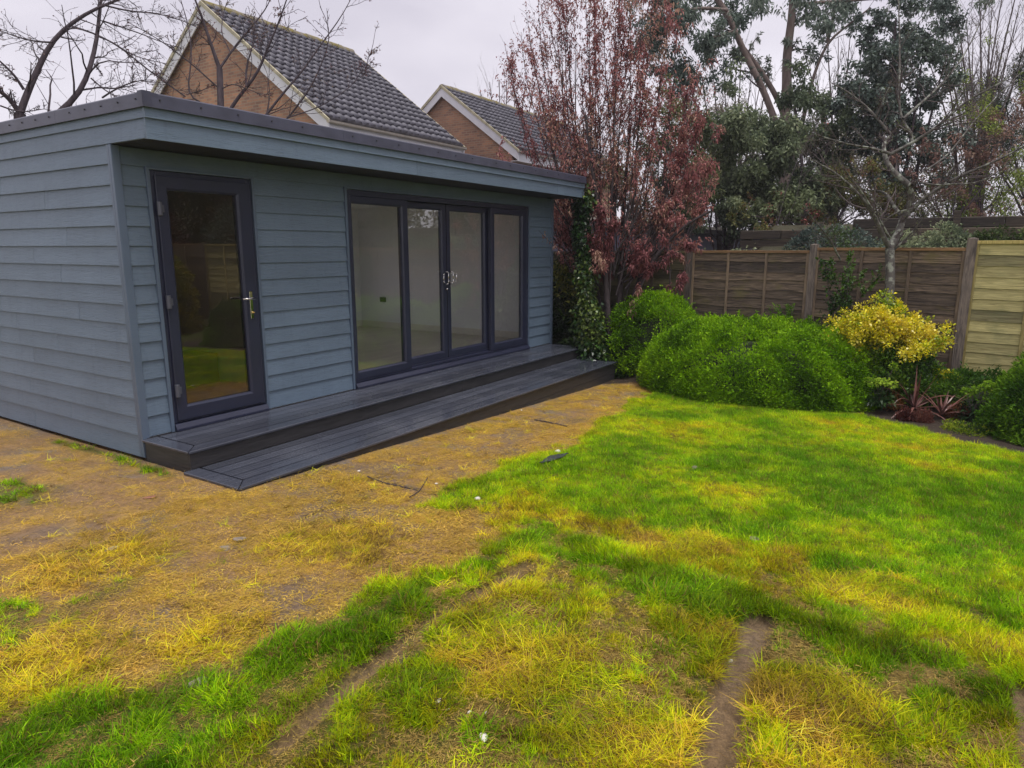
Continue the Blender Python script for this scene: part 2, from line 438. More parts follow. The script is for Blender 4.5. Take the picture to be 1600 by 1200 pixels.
# ------------------------------------------------------------------ ground zones (surveyed on the photograph, kept as places on the lawn)
def PL(pts): return np.array([gp(u, v)[:2] for u, v in pts])
def dline(x, y, P):
    best = np.full(np.shape(x), 1e9)
    for a, b in zip(P[:-1], P[1:]):
        d = b - a; L = d @ d
        t = np.clip(((x - a[0]) * d[0] + (y - a[1]) * d[1]) / L, 0, 1)
        best = np.minimum(best, np.hypot(x - a[0] - t * d[0], y - a[1] - t * d[1]))
    return best
def inside(x, y, P):
    r = np.zeros(np.shape(x), bool); n = len(P)
    for i in range(n):
        x1, y1 = P[i]; x2, y2 = P[(i + 1) % n]
        c = ((y1 > y) != (y2 > y)) & (x < (x2 - x1) * (y - y1) / (y2 - y1 + 1e-12) + x1)
        r ^= c
    return r
def sdf(x, y, P):
    d = dline(x, y, np.vstack([P, P[:1]]))
    return np.where(inside(x, y, P), d, -d)
Z_mud = PL([(-500, 640), (0, 600), (230, 700), (380, 760), (700, 640), (960, 590), (1010, 598), (1015, 612), (930, 655), (890, 695), (800, 722), (690, 762), (665, 792), (800, 802), (775, 840), (700, 870), (640, 905), (570, 925), (530, 985), (440, 1015), (330, 1062), (200, 1085), (90, 1050), (-60, 1075), (-500, 1300)])
Z_straw = [(PL([(60, 1050)])[0], .30), (PL([(0, 1085)])[0], .25), (PL([(160, 880)])[0], .35), (PL([(520, 850)])[0], .38), (PL([(330, 1000)])[0], .25), (PL([(880, 1050)])[0], .33), (PL([(960, 1130)])[0], .26), (PL([(1290, 1110)])[0], .25), (PL([(1120, 1020)])[0], .18), (PL([(1330, 925)])[0], .22), (PL([(760, 990)])[0], .22), (PL([(1080, 860)])[0], .22)]
Z_tufts = [(PL([(5, 775)])[0], .36), (PL([(-30, 985)])[0], .26)]
L_wallgrass = PL([(95, 690), (180, 712), (262, 742)])
L_strip0 = PL([(90, 968), (170, 930), (240, 898)])
L_strip = PL([(-40, 1165), (200, 1125), (380, 1060), (500, 1010), (600, 965), (660, 925), (780, 872), (850, 835)])
L_tr1 = PL([(440, 1165), (560, 1062), (660, 985), (760, 922), (826, 886)])
L_tr2 = PL([(1188, 972), (1168, 1020), (1140, 1100), (1110, 1230)])
L_tr3 = PL([(1612, 1085), (1630, 1250)])
L_yel = PL([(840, 806), (1000, 850), (1150, 885), (1300, 925), (1450, 965), (1700, 1050)])
L_grn2 = PL([(840, 862), (1000, 905), (1130, 955), (1280, 1015), (1450, 1065), (1700, 1120)])
L_cr1 = PL([(600, 752), (680, 772), (760, 790), (815, 806)])
L_cr2 = PL([(350, 858), (470, 808), (600, 752)])
Z_bed = PL([(880, 596), (1010, 600), (1100, 625), (1250, 640), (1340, 650), (1420, 668), (1500, 690), (1560, 705), (1650, 722), (1900, 760), (2300, 560), (1500, 480), (1000, 520)])

def fields(x, y):
    n1 = fbm(x, y, 1.6, 1); n2 = fbm(x, y, 5.0, 11, 3); n3 = fbm(x, y, .7, 21, 3); n4 = fbm(x, y, 14, 31, 2)
    mud = sstep(-0.22, 0.14, sdf(x, y, Z_mud) + (n1 - .5) * .55 + (n2 - .5) * .35)
    bed = sstep(-0.04, 0.06, sdf(x, y, Z_bed) + (n2 - .5) * .12)
    straw = np.zeros(np.shape(x))
    for c, r in Z_straw: straw = np.maximum(straw, 1 - sstep(r * .5, r * 1.35, np.hypot(x - c[0], y - c[1]) + (n2 - .5) * .5))
    tuft = np.zeros(np.shape(x))
    for c, r in Z_tufts: tuft = np.maximum(tuft, 1 - sstep(r * .6, r * 1.1, np.hypot(x - c[0], y - c[1]) + (n2 - .5) * .35))
    tuft = np.maximum(tuft, 1 - sstep(.03, .10, dline(x, y, L_wallgrass) + (n2 - .5) * .12))
    tuft = np.maximum(tuft, (1 - sstep(.0, .12, dline(x, y, L_strip0) + (n2 - .5) * .22)) * .7)
    tuft = tuft * (.55 + .9 * (n4 - .25))
    strip = (1 - sstep(.02, .27, dline(x, y, L_strip) + (n1 - .5) * .35 + (n2 - .5) * .35))
    yel = 1 - sstep(.10, .42, dline(x, y, L_yel) + (n1 - .5) * .45 + (n2 - .5) * .25)
    grn2 = 1 - sstep(.02, .34, dline(x, y, L_grn2) + (n1 - .5) * .45 + (n2 - .5) * .25)
    tr = np.maximum(1 - sstep(.036, .052, dline(x, y, L_tr1) + (n2 - .5) * .03), 1 - sstep(.062, .074, dline(x, y, L_tr2) + (n4 - .5) * .03))
    tr = np.maximum(tr, 1 - sstep(.06, .08, dline(x, y, L_tr3)))
    crack = 1 - sstep(.006, .02, np.minimum(dline(x, y, L_cr1), dline(x, y, L_cr2)) + (n4 - .5) * .03)
    near = 1 - sstep(0.0, 0.5, sdf(x, y, PL([(826, 886), (1000, 905), (1200, 970), (1450, 1060), (1700, 1150), (1700, 1700), (0, 1900), (420, 1180), (600, 1040)])) * -1 + (n1 - .5) * .3)
    green = 0.76 + .09 * sstep(3.4, 4.6, x) + (n3 - .5) * .75 + (n1 - .5) * .9 + (n2 - .5) * .6 + (n4 - .5) * .2
    green = green - near * (0.42 + (n1 - .5) * 1.6)
    green = green * (1 - yel * .85) + yel * (.26 + (n2 - .5) * .5)
    green = np.maximum(green, strip * (.98 + (n2 - .5) * .5)); green = np.maximum(green, grn2 * (.86 + (n2 - .5) * .5))
    green = green * (1 - straw * .9) + straw * (.32 + (n2 - .5) * .9); green = green * (1 - mud) + mud * (0.12 + (n3 - .5) * .35)
    green = np.maximum(green, tuft * .95); green = np.maximum(green, strip * (.90 + (n2 - .5) * .7) * (1 - tr))
    cover = 1 - mud * (0.93 - .22 * sstep(.48, .60, n1) - .40 * straw)
    cover = np.maximum(cover, tuft * .8); cover = np.maximum(cover, strip * (.55 + .8 * (n2 - .2)))
    bare = sstep(.57, .68, n2) * near * .85
    cover = cover * (1 - tr * .97) * (1 - crack) * (1 - bed) * (1 - bare)
    flat = np.clip(np.maximum(straw, mud * .9) + (n1 > .6) * near * .5, 0, 1) * (1 - tuft) * (1 - strip)
    return dict(mud=mud * (1 - tuft) * (1 - strip * .8), bed=bed, green=np.clip(green, 0, 1.2), cover=np.clip(cover, 0, 1), flat=flat, tr=tr, crack=crack, straw=straw, n1=n1, n2=n2, n3=n3, near=near, yel=yel)

def axis_pts(lo, hi, step, far_lo, far_hi):
    a = list(np.arange(lo, hi, step)); s = step; v = lo; L = []
    while v > far_lo: s *= 1.35; v -= s; L.append(v)
    s = step; v = a[-1]; Rr = []
    while v < far_hi: s *= 1.35; v += s; Rr.append(v)
    return np.array(L[::-1] + a + Rr)
gx = axis_pts(0.4, 11.4, 0.032, -90, 110)
gy = axis_pts(-2.6, 6.6, 0.032, -100, 100)
GX, GY = np.meshgrid(gx, gy, indexing='ij')
F0 = fields(GX, GY)
def rough_h(x, y, F):
    h = (fbm(x, y, 1.1, 41, 4) - .5) * .055 + (fbm(x, y, 9, 51, 3) - .5) * .014 * (0.4 + F['mud'])
    h = h - F['tr'] * .05 - F['crack'] * .015 + F['bed'] * .03 + (1 - F['mud']) * (1 - F['bed']) * .015
    nearm = (1 - sstep(12, 16, np.abs(x))) * (1 - sstep(8, 12, np.abs(y)))
    # keep level against the building and the steps
    wall = np.minimum(np.abs(y - 4.2) + 0 * x, 9)
    sd = (1 - sstep(3.75, 4.15, y)) + 0 * x; sd = np.where((x > 2.5) & (x < 10.2), .25 + .75 * sd, 1.0)
    return h * nearm * sd - np.where((x > 2.6) & (x < 10.1), .018 * (1 - sd), 0)
GZ = base_h(GX, GY) + rough_h(GX, GY, F0)
under = (GX > 2.99) & (GX < 9.98) & (GY > 4.26)
GZ = np.where(under, np.minimum(GZ, -0.06 + base_h(GX, GY)), GZ)
nx, ny = GX.shape
V = np.stack([GX, GY, GZ], -1).reshape(-1, 3)
I = np.arange(nx * ny).reshape(nx, ny)
Fq = np.stack([I[:-1, :-1], I[1:, :-1], I[1:, 1:], I[:-1, 1:]], -1).reshape(-1, 4)
mudc = np.array([.350, .210, .092]); mud2 = np.array([.50, .31, .085]); mud3 = np.array([.255, .175, .115]); grey = np.array([.22, .20, .19])
thg = np.array([.085, .110, .012]); thy = np.array([.19, .13, .03]); bedc = np.array([.050, .034, .024]); wet = np.array([.31, .21, .125])
def L3(a, b, t): return a + (b - a) * np.clip(t, 0, 1)[..., None]
col = L3(np.broadcast_to(mud3, GX.shape + (3,)), mudc, sstep(.35, .6, F0['n1']))
col = L3(col, mud2, sstep(.48, .68, F0['n2']) * .7)
col = L3(col, grey, sstep(.62, .74, fbm(GX, GY, 3.1, 61, 4)) * .6)
lawn = L3(np.broadcast_to(thy, GX.shape + (3,)), thg, F0['green'])
col = L3(lawn, col, np.maximum(F0['mud'], (1 - F0['cover']) * .7))
col = L3(col, wet, F0['tr'] * .8); col = L3(col, np.array([.03, .025, .02]), F0['crack'])
col = L3(col, bedc, F0['bed'])
farm = sstep(11.3, 11.8, GX)
col = L3(col, np.array([.06, .055, .03]), farm)
m, nt, b, out = nodes('soil_and_thatch')
a = N(nt, 'ShaderNodeAttribute'); a.attribute_name = 'tint'
c = mix(nt, a.outputs['Color'], ramp(nt, noise(nt, 30, 6, (1, 1, 1), 'World', .7), 0.3, 0.7, (0.62,) * 3, (1.35, 1.33, 1.25)), 1, 'MULTIPLY')
c = mix(nt, c, ramp(nt, noise(nt, 130, 3, (1, 1, 1), 'World', .7), 0.3, 0.7, (0.72,) * 3, (1.3,) * 3), 1, 'MULTIPLY')
nt.links.new(c, b.inputs['Base Color'])
nt.links.new(ramp(nt, noise(nt, 5, 5, (1, 1, 1), 'World'), 0.4, 0.7, (0.42,) * 3, (0.9,) * 3), b.inputs['Roughness'])
b.inputs['Specular IOR Level'].default_value = 0.35
bump(nt, b, noise(nt, 55, 8, (1, 1, 1), 'World', .85), 1.0, 0.018)
M_['soil'] = m
ground = mesh_np('ground', V, Fq, M_['soil'], tint=col.reshape(-1, 3), smooth=True)
tag(ground, 'muddy worn garden ground under the lawn in front of the garden room', 'ground', kind='structure')
def ground_z(x, y):
    x = np.asarray(x, float); y = np.asarray(y, float)
    F = fields(x, y)
    return base_h(x, y) + rough_h(x, y, F)

# ------------------------------------------------------------------ garden room
X0, Y0 = 2.987, 5.576                  # front left corner of the walls
X1, YB = 9.98, 9.95
ZE = 2.487                             # underside of the roof overhang
PITCHB = 0.1565
gr = thing('garden_room', 'blue grey timber clad garden room with flat roof and dark glazed doors', 'garden room', (X0, Y0, 0))
W = lambda name, a, b_, mat='clad_front', **k: MB().box(a, b_).build(name, M_[mat], gr, **k)
T = 0.16
door_x0, door_x1, door_z1 = 3.262, 4.225, 2.325
win_x0, win_x1, win_z1 = 5.425, 9.205, 2.325
# structural core (plastered inside)
for a, b_ in [((X0 + .012, Y0 + .012, .0), (door_x0 - .001, Y0 + T, 2.45)), ((door_x1 + .001, Y0 + .012, .0), (win_x0 - .001, Y0 + T, 2.45)), ((win_x1 + .001, Y0 + .012, .0), (X1 - .012, Y0 + T, 2.45)),
              ((door_x0, Y0 + .012, door_z1 + .002), (door_x1, Y0 + T, 2.45)), ((win_x0, Y0 + .012, win_z1 + .002), (win_x1, Y0 + T, 2.45)),
              ((door_x0, Y0 + .012, .0), (door_x1, Y0 + T, .128)), ((win_x0, Y0 + .012, .0), (win_x1, Y0 + T, .128))]:
    MB().box(a, b_).build('wall', M_['plaster'], gr)
MB().box((X0 + .012, Y0 + T + .001, 0), (X0 + T, YB - T, 2.45)).build('wall', M_['ply'], gr)
MB().box((X1 - T, Y0 + T + .001, 0), (X1 - .012, YB - T, 2.45)).build('wall', M_['plaster'], gr)
for a, b_ in (((X0 + .012, YB - T + .001, 0), (5.40, YB - .012, 2.45)), ((9.20, YB - T + .001, 0), (X1 - .012, YB - .012, 2.45)), ((5.401, YB - T + .001, 0), (9.199, YB - .012, .80)), ((5.401, YB - T + .001, 2.25), (9.199, YB - .012, 2.45))):
    MB().box(a, b_).build('wall', M_['plaster'], gr)
bw_ = MB()  # invented window, added to bring more daylight into the dark room
for a, b_ in (((5.402, YB - .10, .801), (9.198, YB - .03, .86)), ((5.402, YB - .10, 2.19), (9.198, YB - .03, 2.249)), ((5.402, YB - .10, .861), (5.46, YB - .03, 2.189)), ((9.14, YB - .10, .861), (9.198, YB - .03, 2.189)), ((7.27, YB - .10, .861), (7.33, YB - .03, 2.189))): bw_.box(a, b_)
bw_ = bw_.build('added_rear_window', M_['anthracite'], gr)
MB().box((5.462, YB - .066, .862), (9.138, YB - .062, 2.188)).build('glass_pane', M_['glass'], bw_)
MB().box((4.78, Y0 + T + .001, .19), (4.88, YB - T - .001, 2.449)).build('partition_wall', M_['plaster'], gr)
MB().box((X0 + T + .001, Y0 + T + .002, -.05), (X1 - T - .001, YB - T - .002, .186)).build('floor', M_['laminate'], gr)
MB().box((X0 + .02, Y0 + .02, 2.452), (X1 - .02, YB - .02, 2.478)).build('ceiling', M_['plaster'], gr)
MB().box((X1 - T - .018, Y0 + T + .02, .187), (X1 - T - .002, YB - T - .02, .30)).build('skirting', M_['skirt'], gr)
MB().box((4.90, YB - T - .018, .187), (X1 - T - .02, YB - T - .002, .30)).build('skirting', M_['skirt'], gr)
MB().box((door_x0 - .06, Y0 + T + .003, .188), (3.2, Y0 + T + .02, 2.2)).build('lining', M_['ply'], gr)
sk = on_x(598, 468, X1 - T - .02)
MB().box((X1 - T - .03, sk[1] - .07, sk[2] - .045), (X1 - T - .003, sk[1] + .07, sk[2] + .045)).build('wall_socket', M_['black'], gr, bevel=.004)
# pale blinds-like box stored inside the small room
MB().box((4.2, 7.0, .187), (4.7, 7.5, .52)).build('stored_box', simple('cardboard', (0.42, 0.27, 0.13), .8), gr)

def board_prof(face, outward, z0, z1, tb=.025, tt=.008):     # lap board: thick at its foot, thin at its head
    return [(face, z0), (face + outward * tb, z0), (face + outward * (tb + .0), z0 + .004), (face + outward * tt, z1), (face, z1)]
lap = .012
def front_board(xa, xb, z0, z1):
    MB().ext(board_prof(Y0 + .012, -1, z0, z1 + (lap if z1 < 2.48 else 0)), 'x', xa, xb).build('cladding_board', M_['clad_front'], gr)
def side_board(ya, yb, z0, z1, face=X0 + .012):
    MB().ext(board_prof(face, -1, z0, z1 + lap), 'y', ya, yb).build('cladding_board', M_['clad_side'], gr)
zr = [0.0] + [PITCHB * k for k in range(1, 16)]
rr = random.Random(5)
for k in range(1, 16):
    z0, z1 = PITCHB * k - .002, PITCHB * (k + 1) - .002
    if k == 1: z0 = .139
    if k == 15: z1 = 2.482
    if z1 <= 2.36:
        for xa, xb in ((3.039, 3.231), (4.258, 5.394), (9.238, 9.931)):
            front_board(xa, xb, z0, z1)
    else:
        for xa, xb in ((3.039, 5.2 + rr.random()), (None, 9.931)):
            if xa is None: xa = last + .003
            front_board(xa, xb, z0, z1); last = xb
for k in range(0, 17):
    z0, z1 = PITCHB * k - .002, PITCHB * (k + 1) - .002
    if k == 0: z0 = -.03
    ya = Y0 + .045 if k < 16 else 5.078
    if k == 16: z0, z1 = 2.492 + .0, 2.632
    js = [6.55 + rr.uniform(-.25, .3), 7.9 + rr.uniform(-.3, .3), 8.9] if k % 2 else [7.25 + rr.uniform(-.2, .4), 8.8]
    if k in (3, 8, 12, 15): js = [8.2]
    ys = [ya] + js + [YB - .02]
    if k == 16: ys = [ya, 8.3, YB - .02]
    for a, b_ in zip(ys[:-1], ys[1:]):
        side_board(a + .002, b_ - .002, z0, z1)
# upper fascia course on the side and front, roof edging
for a, b_ in ((5.073, 8.0), (8.003, YB - .02)):
    MB().ext([(X0 + .012, 2.636), (X0 - .012, 2.636), (X0 - .004, 2.715), (X0 + .012, 2.715)], 'y', a, b_).build('fascia_board', M_['clad_side'], gr)
YF = 5.053
for a, b_ in ((X0 - .012, 6.0), (6.003, 9.2), (9.203, 10.078)):
    MB().ext([(YF + .02, 2.487), (YF, 2.487), (YF, 2.491), (YF + .006, 2.640), (YF + .02, 2.640)], 'x', a, b_).build('fascia_board', M_['clad_front'], gr)
for a, b_ in ((X0 - .016, 5.1), (5.103, 8.1), (8.103, 10.082)):
    MB().ext([(YF + .02, 2.634), (YF - .012, 2.634), (YF - .004, 2.715), (YF + .02, 2.715)], 'x', a, b_).build('fascia_board', M_['clad_front'], gr)
MB().ext([(10.058, 2.487), (10.078, 2.487), (10.078, 2.715), (10.058, 2.715)], 'y', YF + .021, YB).build('fascia_board', M_['clad_side'], gr)
# soffit strips
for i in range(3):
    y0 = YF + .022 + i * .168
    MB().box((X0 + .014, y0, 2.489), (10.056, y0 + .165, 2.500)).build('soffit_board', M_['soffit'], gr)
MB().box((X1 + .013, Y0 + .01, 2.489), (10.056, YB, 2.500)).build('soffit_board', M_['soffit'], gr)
MB().box((X0 + .013, YF + .022, 2.502), (10.056, YB - .01, 2.782)).build('roof', M_['roof_rubber'], gr)
# edge trim
TZ0, TZ1 = 2.706, 2.812
def edge(axis, a, b_, face, o):
    prof = [(face + o * .012, TZ0), (face - o * .0, TZ0 - .0), (face, TZ0), (face, TZ1 - .02), (face - o * .012, TZ1), (face - o * .10, TZ1), (face - o * .10, TZ1 - .025), (face - o * .03, TZ1 - .025)]
    prof = [(face + o * .016, TZ0), (face + o * .010, TZ1 - .010), (face + o * .0, TZ1), (face - o * .10, TZ1 - .004), (face - o * .10, TZ1 - .03), (face - o * .004, TZ1 - .03), (face - o * .0, TZ0)]
    e = MB().ext(prof, axis, a, b_).build('roof_edge_trim', M_['edge'], gr)
    return e
for a, b_ in ((X0 - .022, 4.9), (4.902, 7.4), (7.402, 10.095)):
    e = edge('x', a, b_, YF - .014, -1)
    n = int((b_ - a) / .33)
    for i in range(n):
        x = a + .12 + i * .33
        MB().cyl((x, YF - .026, 2.765), (x, YF - .034, 2.765), .0065, n=8).build('screw', M_['screw'], e)
for a, b_ in ((YF - .026, 6.32), (6.322, 8.3), (8.302, YB)):
    e = edge('y', a, b_, X0 - .014, -1)
    for i in range(int((b_ - a) / .24)):
        y = a + .1 + i * .24
        MB().cyl((X0 - .026, y, 2.765), (X0 - .034, y, 2.765), .0065, n=8).build('screw', M_['screw'], e)
edge('y', YF, YB, 10.083, 1)
MB().box((X0 - .034, YF - .034, TZ0 - .002), (X0 + .03, YF - .028, TZ1 + .002)).build('roof_edge_corner', M_['edge'], gr)
MB().box((X0 - .036, YF - .028, TZ0 - .002), (X0 - .030, YF + .03, TZ1 + .002)).build('roof_edge_corner', M_['edge'], gr)
# corner and reveal trims
MB().box((X0 - .016, Y0 - .022, -.03), (X0 + .050, Y0 + .011, 2.486)).build('corner_trim', M_['trim'], gr, bevel=.003)
MB().box((X0 - .016, Y0 + .0115, -.03), (X0 + .011, Y0 + .044, 2.486)).build('corner_trim', M_['trim'], gr, bevel=.003)
MB().box((X1 - .047, Y0 - .022, .0), (X1 + .014, Y0 + .06, 2.486)).build('corner_trim', M_['trim'], gr, bevel=.003)
for xa, xb in ((3.2315, 3.2605), (4.2265, 4.2575), (5.3945, 5.4235), (9.2065, 9.2375)):
    MB().box((xa, Y0 - .026, .134), (xb, Y0 + .03, 2.3465)).build('reveal_trim', M_['trim'], gr, bevel=.002)
for xa, xb in ((3.262, 4.2255), (5.425, 9.205)):
    MB().box((xa, Y0 - .024, 2.327), (xb, Y0 + .011, 2.3465)).build('reveal_trim', M_['trim'], gr, bevel=.002)

# store door
A = 'anthracite'
door = MB()
for a, b_ in (((door_x0 + .001, Y0 - .012, .20), (door_x0 + .05, Y0 + .07, 2.323)), ((door_x1 - .05, Y0 - .012, .20), (door_x1 - .001, Y0 + .07, 2.323)), ((door_x0 + .0505, Y0 - .012, 2.265), (door_x1 - .0505, Y0 + .07, 2.323)), ((door_x0 + .0505, Y0 - .008, .20), (door_x1 - .0505, Y0 + .07, .235))):
    door.box(a, b_)
door_fr = door.build('door_frame', M_[A], gr, bevel=.004)
MB().ext([(Y0 + .06, .134), (Y0 - .055, .134), (Y0 - .055, .155), (Y0 - .03, .197), (Y0 + .06, .199)], 'x', door_x0 + .001, door_x1 - .001).build('door_sill', M_[A], gr, bevel=.002)
dl = MB(); dx0, dx1, dz0, dz1 = door_x0 + .034, door_x1 - .034, .222, 2.283
gx0, gx1, gz0, gz1 = 3.400, 4.052, .350, 2.172
prof_y = Y0 - .03
def leaf_frame(x0, x1, z0, z1, a0, a1, c0, c1, yf, yb):
    mb = MB()
    def bar(o0, o1, o2, o3):  # outer edge pts to inner edge pts, chamfered inner bead
        pass
    # four mitred bars with a sloped bead down to the glass
    O = [(x0, z0), (x1, z0), (x1, z1), (x0, z1)]
    I1 = [(a0 - .018, c0 - .018), (a1 + .018, c0 - .018), (a1 + .018, c1 + .018), (a0 - .018, c1 + .018)]
    I2 = [(a0, c0), (a1, c0), (a1, c1), (a0, c1)]
    rings = [[(p[0], yb, p[1]) for p in O], [(p[0], yf + .004, p[1]) for p in O], [(p[0] + (.004 if i in (0, 3) else -.004), yf, p[1] + (.004 if i < 2 else -.004)) for i, p in enumerate(O)],
             [(p[0], yf, p[1]) for p in I1], [(p[0], yf + .016, p[1]) for p in I2], [(p[0], yb, p[1]) for p in I2]]
    vs = [v for r in rings for v in r]; fs = []
    for k in range(6):
        n = (k + 1) % 6
        for i in range(4):
            j = (i + 1) % 4
            fs.append((k * 4 + i, k * 4 + j, n * 4 + j, n * 4 + i))
    mb.raw(vs, fs); return mb
dleaf = leaf_frame(dx0, dx1, dz0, dz1, gx0, gx1, gz0, gz1, Y0 - .034, Y0 + .04).build('door', M_[A], gr)
MB().box((gx0 - .01, Y0 + .0, gz0 - .01), (gx1 + .01, Y0 + .004, gz1 + .01)).build('glass_pane', M_['glass_dark'], dleaf)
for z in (.49, 1.255, 2.02):
    h = MB(); h.cyl((dx0 + .008, Y0 - .045, z - .055), (dx0 + .008, Y0 - .045, z + .055), .021, n=12); h.box((dx0 + .01, Y0 - .05, z - .03), (dx0 + .045, Y0 - .035, z + .03))
    h.build('hinge', M_['trim'] if z < 0 else simple('hinge_grey', (.09, .095, .12), .3, .05), dleaf, bevel=.002)
hx = 4.118
h = MB(); h.box((hx - .017, Y0 - .044, 1.045), (hx + .017, Y0 - .034, 1.305)); h.build('handle_plate', M_['chrome'], dleaf, bevel=.004)
h = MB(); h.cyl((hx, Y0 - .044, 1.235), (hx, Y0 - .095, 1.235), .011, n=12); h.cyl((hx + .01, Y0 - .093, 1.235), (hx - .125, Y0 - .093, 1.240), .010, .008, n=12); h.build('handle', M_['chrome'], dleaf, smooth=True)
h = MB(); h.cyl((hx, Y0 - .044, 1.105), (hx, Y0 - .058, 1.105), .012, n=12); h.cyl((hx, Y0 - .058, 1.105), (hx, Y0 - .075, 1.105), .006, n=10); h.build('lock_cylinder', M_['brass'], dleaf, smooth=True)
# second hand on the inside of the glass seen dimly
h = MB(); h.cyl((hx, Y0 + .045, 1.235), (hx, Y0 + .09, 1.235), .010, n=10); h.cyl((hx, Y0 + .09, 1.235), (hx - .12, Y0 + .09, 1.24), .009, n=10); h.build('inner_handle', M_['black'], dleaf)

# patio sliding doors: two fixed outer leaves in front, two sliding leaves in the inner track
pf = MB()
for a, b_ in (((win_x0 + .001, Y0 - .014, .20), (win_x0 + .045, Y0 + .13, 2.323)), ((win_x1 - .045, Y0 - .014, .20), (win_x1 - .001, Y0 + .13, 2.323)), ((win_x0 + .0455, Y0 - .014, 2.262), (win_x1 - .0455, Y0 + .13, 2.323)), ((win_x0 + .0455, Y0 - .006, .20), (win_x1 - .0455, Y0 + .055, .226)), ((win_x0 + .0455, Y0 + .056, .20), (win_x1 - .0455, Y0 + .13, .245))):
    pf.box(a, b_)
pf.build('patio_door_frame', M_[A], gr, bevel=.003)
MB().ext([(Y0 + .10, .134), (Y0 - .060, .134), (Y0 - .060, .155), (Y0 - .03, .195), (Y0 + .10, .198)], 'x', win_x0 + .001, win_x1 - .001).build('door_sill', M_[A], gr, bevel=.002)
def patio_leaf(name, x0, x1, gx0, gx1, yf, zb):
    o = leaf_frame(x0, x1, zb, 2.260, gx0, gx1, zb + .098, 2.180, yf, yf + .055).build(name, M_[A], gr)
    MB().box((gx0 - .01, yf + .028, zb + .088), (gx1 + .01, yf + .032, 2.19)).build('glass_pane', M_['glass'], o)
    return o
patio_leaf('fixed_door_leaf', win_x0 + .046, 6.412, 5.508, 6.305, Y0 - .012, .228)
patio_leaf('fixed_door_leaf', 8.185, win_x1 - .046, 8.285, 9.03, Y0 - .012, .228)
sl1 = patio_leaf('sliding_door_leaf', 6.37, 7.246, 6.485, 7.150, Y0 + .062, .247)
sl2 = patio_leaf('sliding_door_leaf', 7.250, 8.24, 7.345, 8.12, Y0 + .062, .247)
for sl, xh, s in ((sl1, 7.198, -1), (sl2, 7.298, 1)):
    y = Y0 + .060
    pts = [(xh, y, 1.235), (xh, y - .05, 1.235), (xh, y - .062, 1.245), (xh, y - .064, 1.29), (xh, y - .062, 1.385), (xh, y - .05, 1.395), (xh, y, 1.395)]
    mb = MB()
    for a, b_ in zip(pts[:-1], pts[1:]): mb.cyl(a, b_, .0065, n=10)
    mb.build('bow_handle', M_['chrome'], sl, smooth=True)
    pts = [(xh, y, 1.255), (xh + s * .075, y - .05, 1.255), (xh + s * .085, y - .05, 1.275), (xh + s * .085, y - .05, 1.355), (xh + s * .075, y - .05, 1.375), (xh, y, 1.375)]
    mb = MB()
    for a, b_ in zip(pts[:-1], pts[1:]): mb.cyl(a, b_, .006, n=10)
    mb.build('bow_handle', M_['chrome'], sl, smooth=True)
mb = MB(); mb.cyl((7.222, Y0 + .062, 1.17), (7.222, Y0 + .03, 1.17), .014, n=12); mb.build('lock_cylinder', M_['chrome'], sl1, smooth=True)
MB().box((7.247, Y0 + .058, .25), (7.2495, Y0 + .11, 2.255)).build('meeting_seal', M_['black'], gr)

# ------------------------------------------------------------------ two decking steps
dk = thing('decking_steps', 'two wide dark grey composite decking steps along the garden room front', 'decking', (2.95, 4.2, -.1))
def deck_level(x0, x1, yf, yb, zt, zbot_l, zbot_r, n_in):
    bw, t, g = .138, .023, .009
    P = lambda poly: MB().prism(poly, zt - t, zt).build('deck_board', M_['deck'], dk, bevel=.0045)
    P([(x0, yf), (x1, yf), (x1 - bw, yf + bw), (x0 + bw, yf + bw)])
    P([(x0, yf + g), (x0 + bw - g * .4, yf + bw + g * .6), (x0 + bw - g * .4, yb), (x0, yb)])
    P([(x1, yf + g), (x1, yb), (x1 - bw + g * .4, yb), (x1 - bw + g * .4, yf + bw + g * .6)])
    ys = np.linspace(yf + bw + g, yb, n_in + 1)
    for i in range(n_in):
        a, b_ = ys[i], ys[i + 1] - g
        # two lengths per row, grooved with two shallow channels
        sp = x0 + bw + (x1 - x0) * (.42 if i % 2 else .61)
        for xa, xb in ((x0 + bw + g, sp), (sp + .004, x1 - bw - g)):
            w = b_ - a; pr = [(a, zt - t), (b_, zt - t), (b_, zt)]
            for q in (.80, .5, .2):
                m_ = a + w * q; pr += [(m_ + .0035, zt), (m_ + .002, zt - .002), (m_ - .002, zt - .002), (m_ - .0035, zt)]
            pr += [(a, zt)]
            MB().ext(pr, 'x', xa, xb).build('deck_board', M_['deck'], dk)
    # risers
    ri = .022
    ztop = zt - t - .001
    zb = ztop - .140
    xs = [x0 + ri, x0 + ri + 3.6, x1 - ri]
    for xa, xb in zip(xs[:-1], xs[1:]):
        MB().box((xa, yf + ri, max(zb, zbot_r)), (xb - .002, yf + ri + .018, ztop)).build('riser_board', M_['riser'], dk, bevel=.0015)
        if zb - .004 > zbot_r:
            MB().box((xa, yf + ri + .001, zbot_r), (xb - .002, yf + ri + .018, zb - .004)).build('riser_board', M_['riser'], dk, bevel=.0015)
    for xe in (x0 + ri - .001, x1 - ri - .017):
        MB().box((xe, yf + ri + .0185, max(zb, zbot_r)), (xe + .018, yb, ztop)).build('riser_board', M_['riser'], dk, bevel=.0015)
        if zb - .004 > zbot_r:
            MB().box((xe + .001, yf + ri + .0185, zbot_r), (xe + .017, yb, zb - .004)).build('riser_board', M_['riser'], dk, bevel=.0015)
    MB().box((x0 + .06, yf + .06, zbot_r + .02), (x1 - .06, yb, zt - t - .003)).build('subframe', M_['black'], dk)
deck_level(2.962, 9.905, 4.893, Y0 - .028, .131, -.40, -.023, 4)
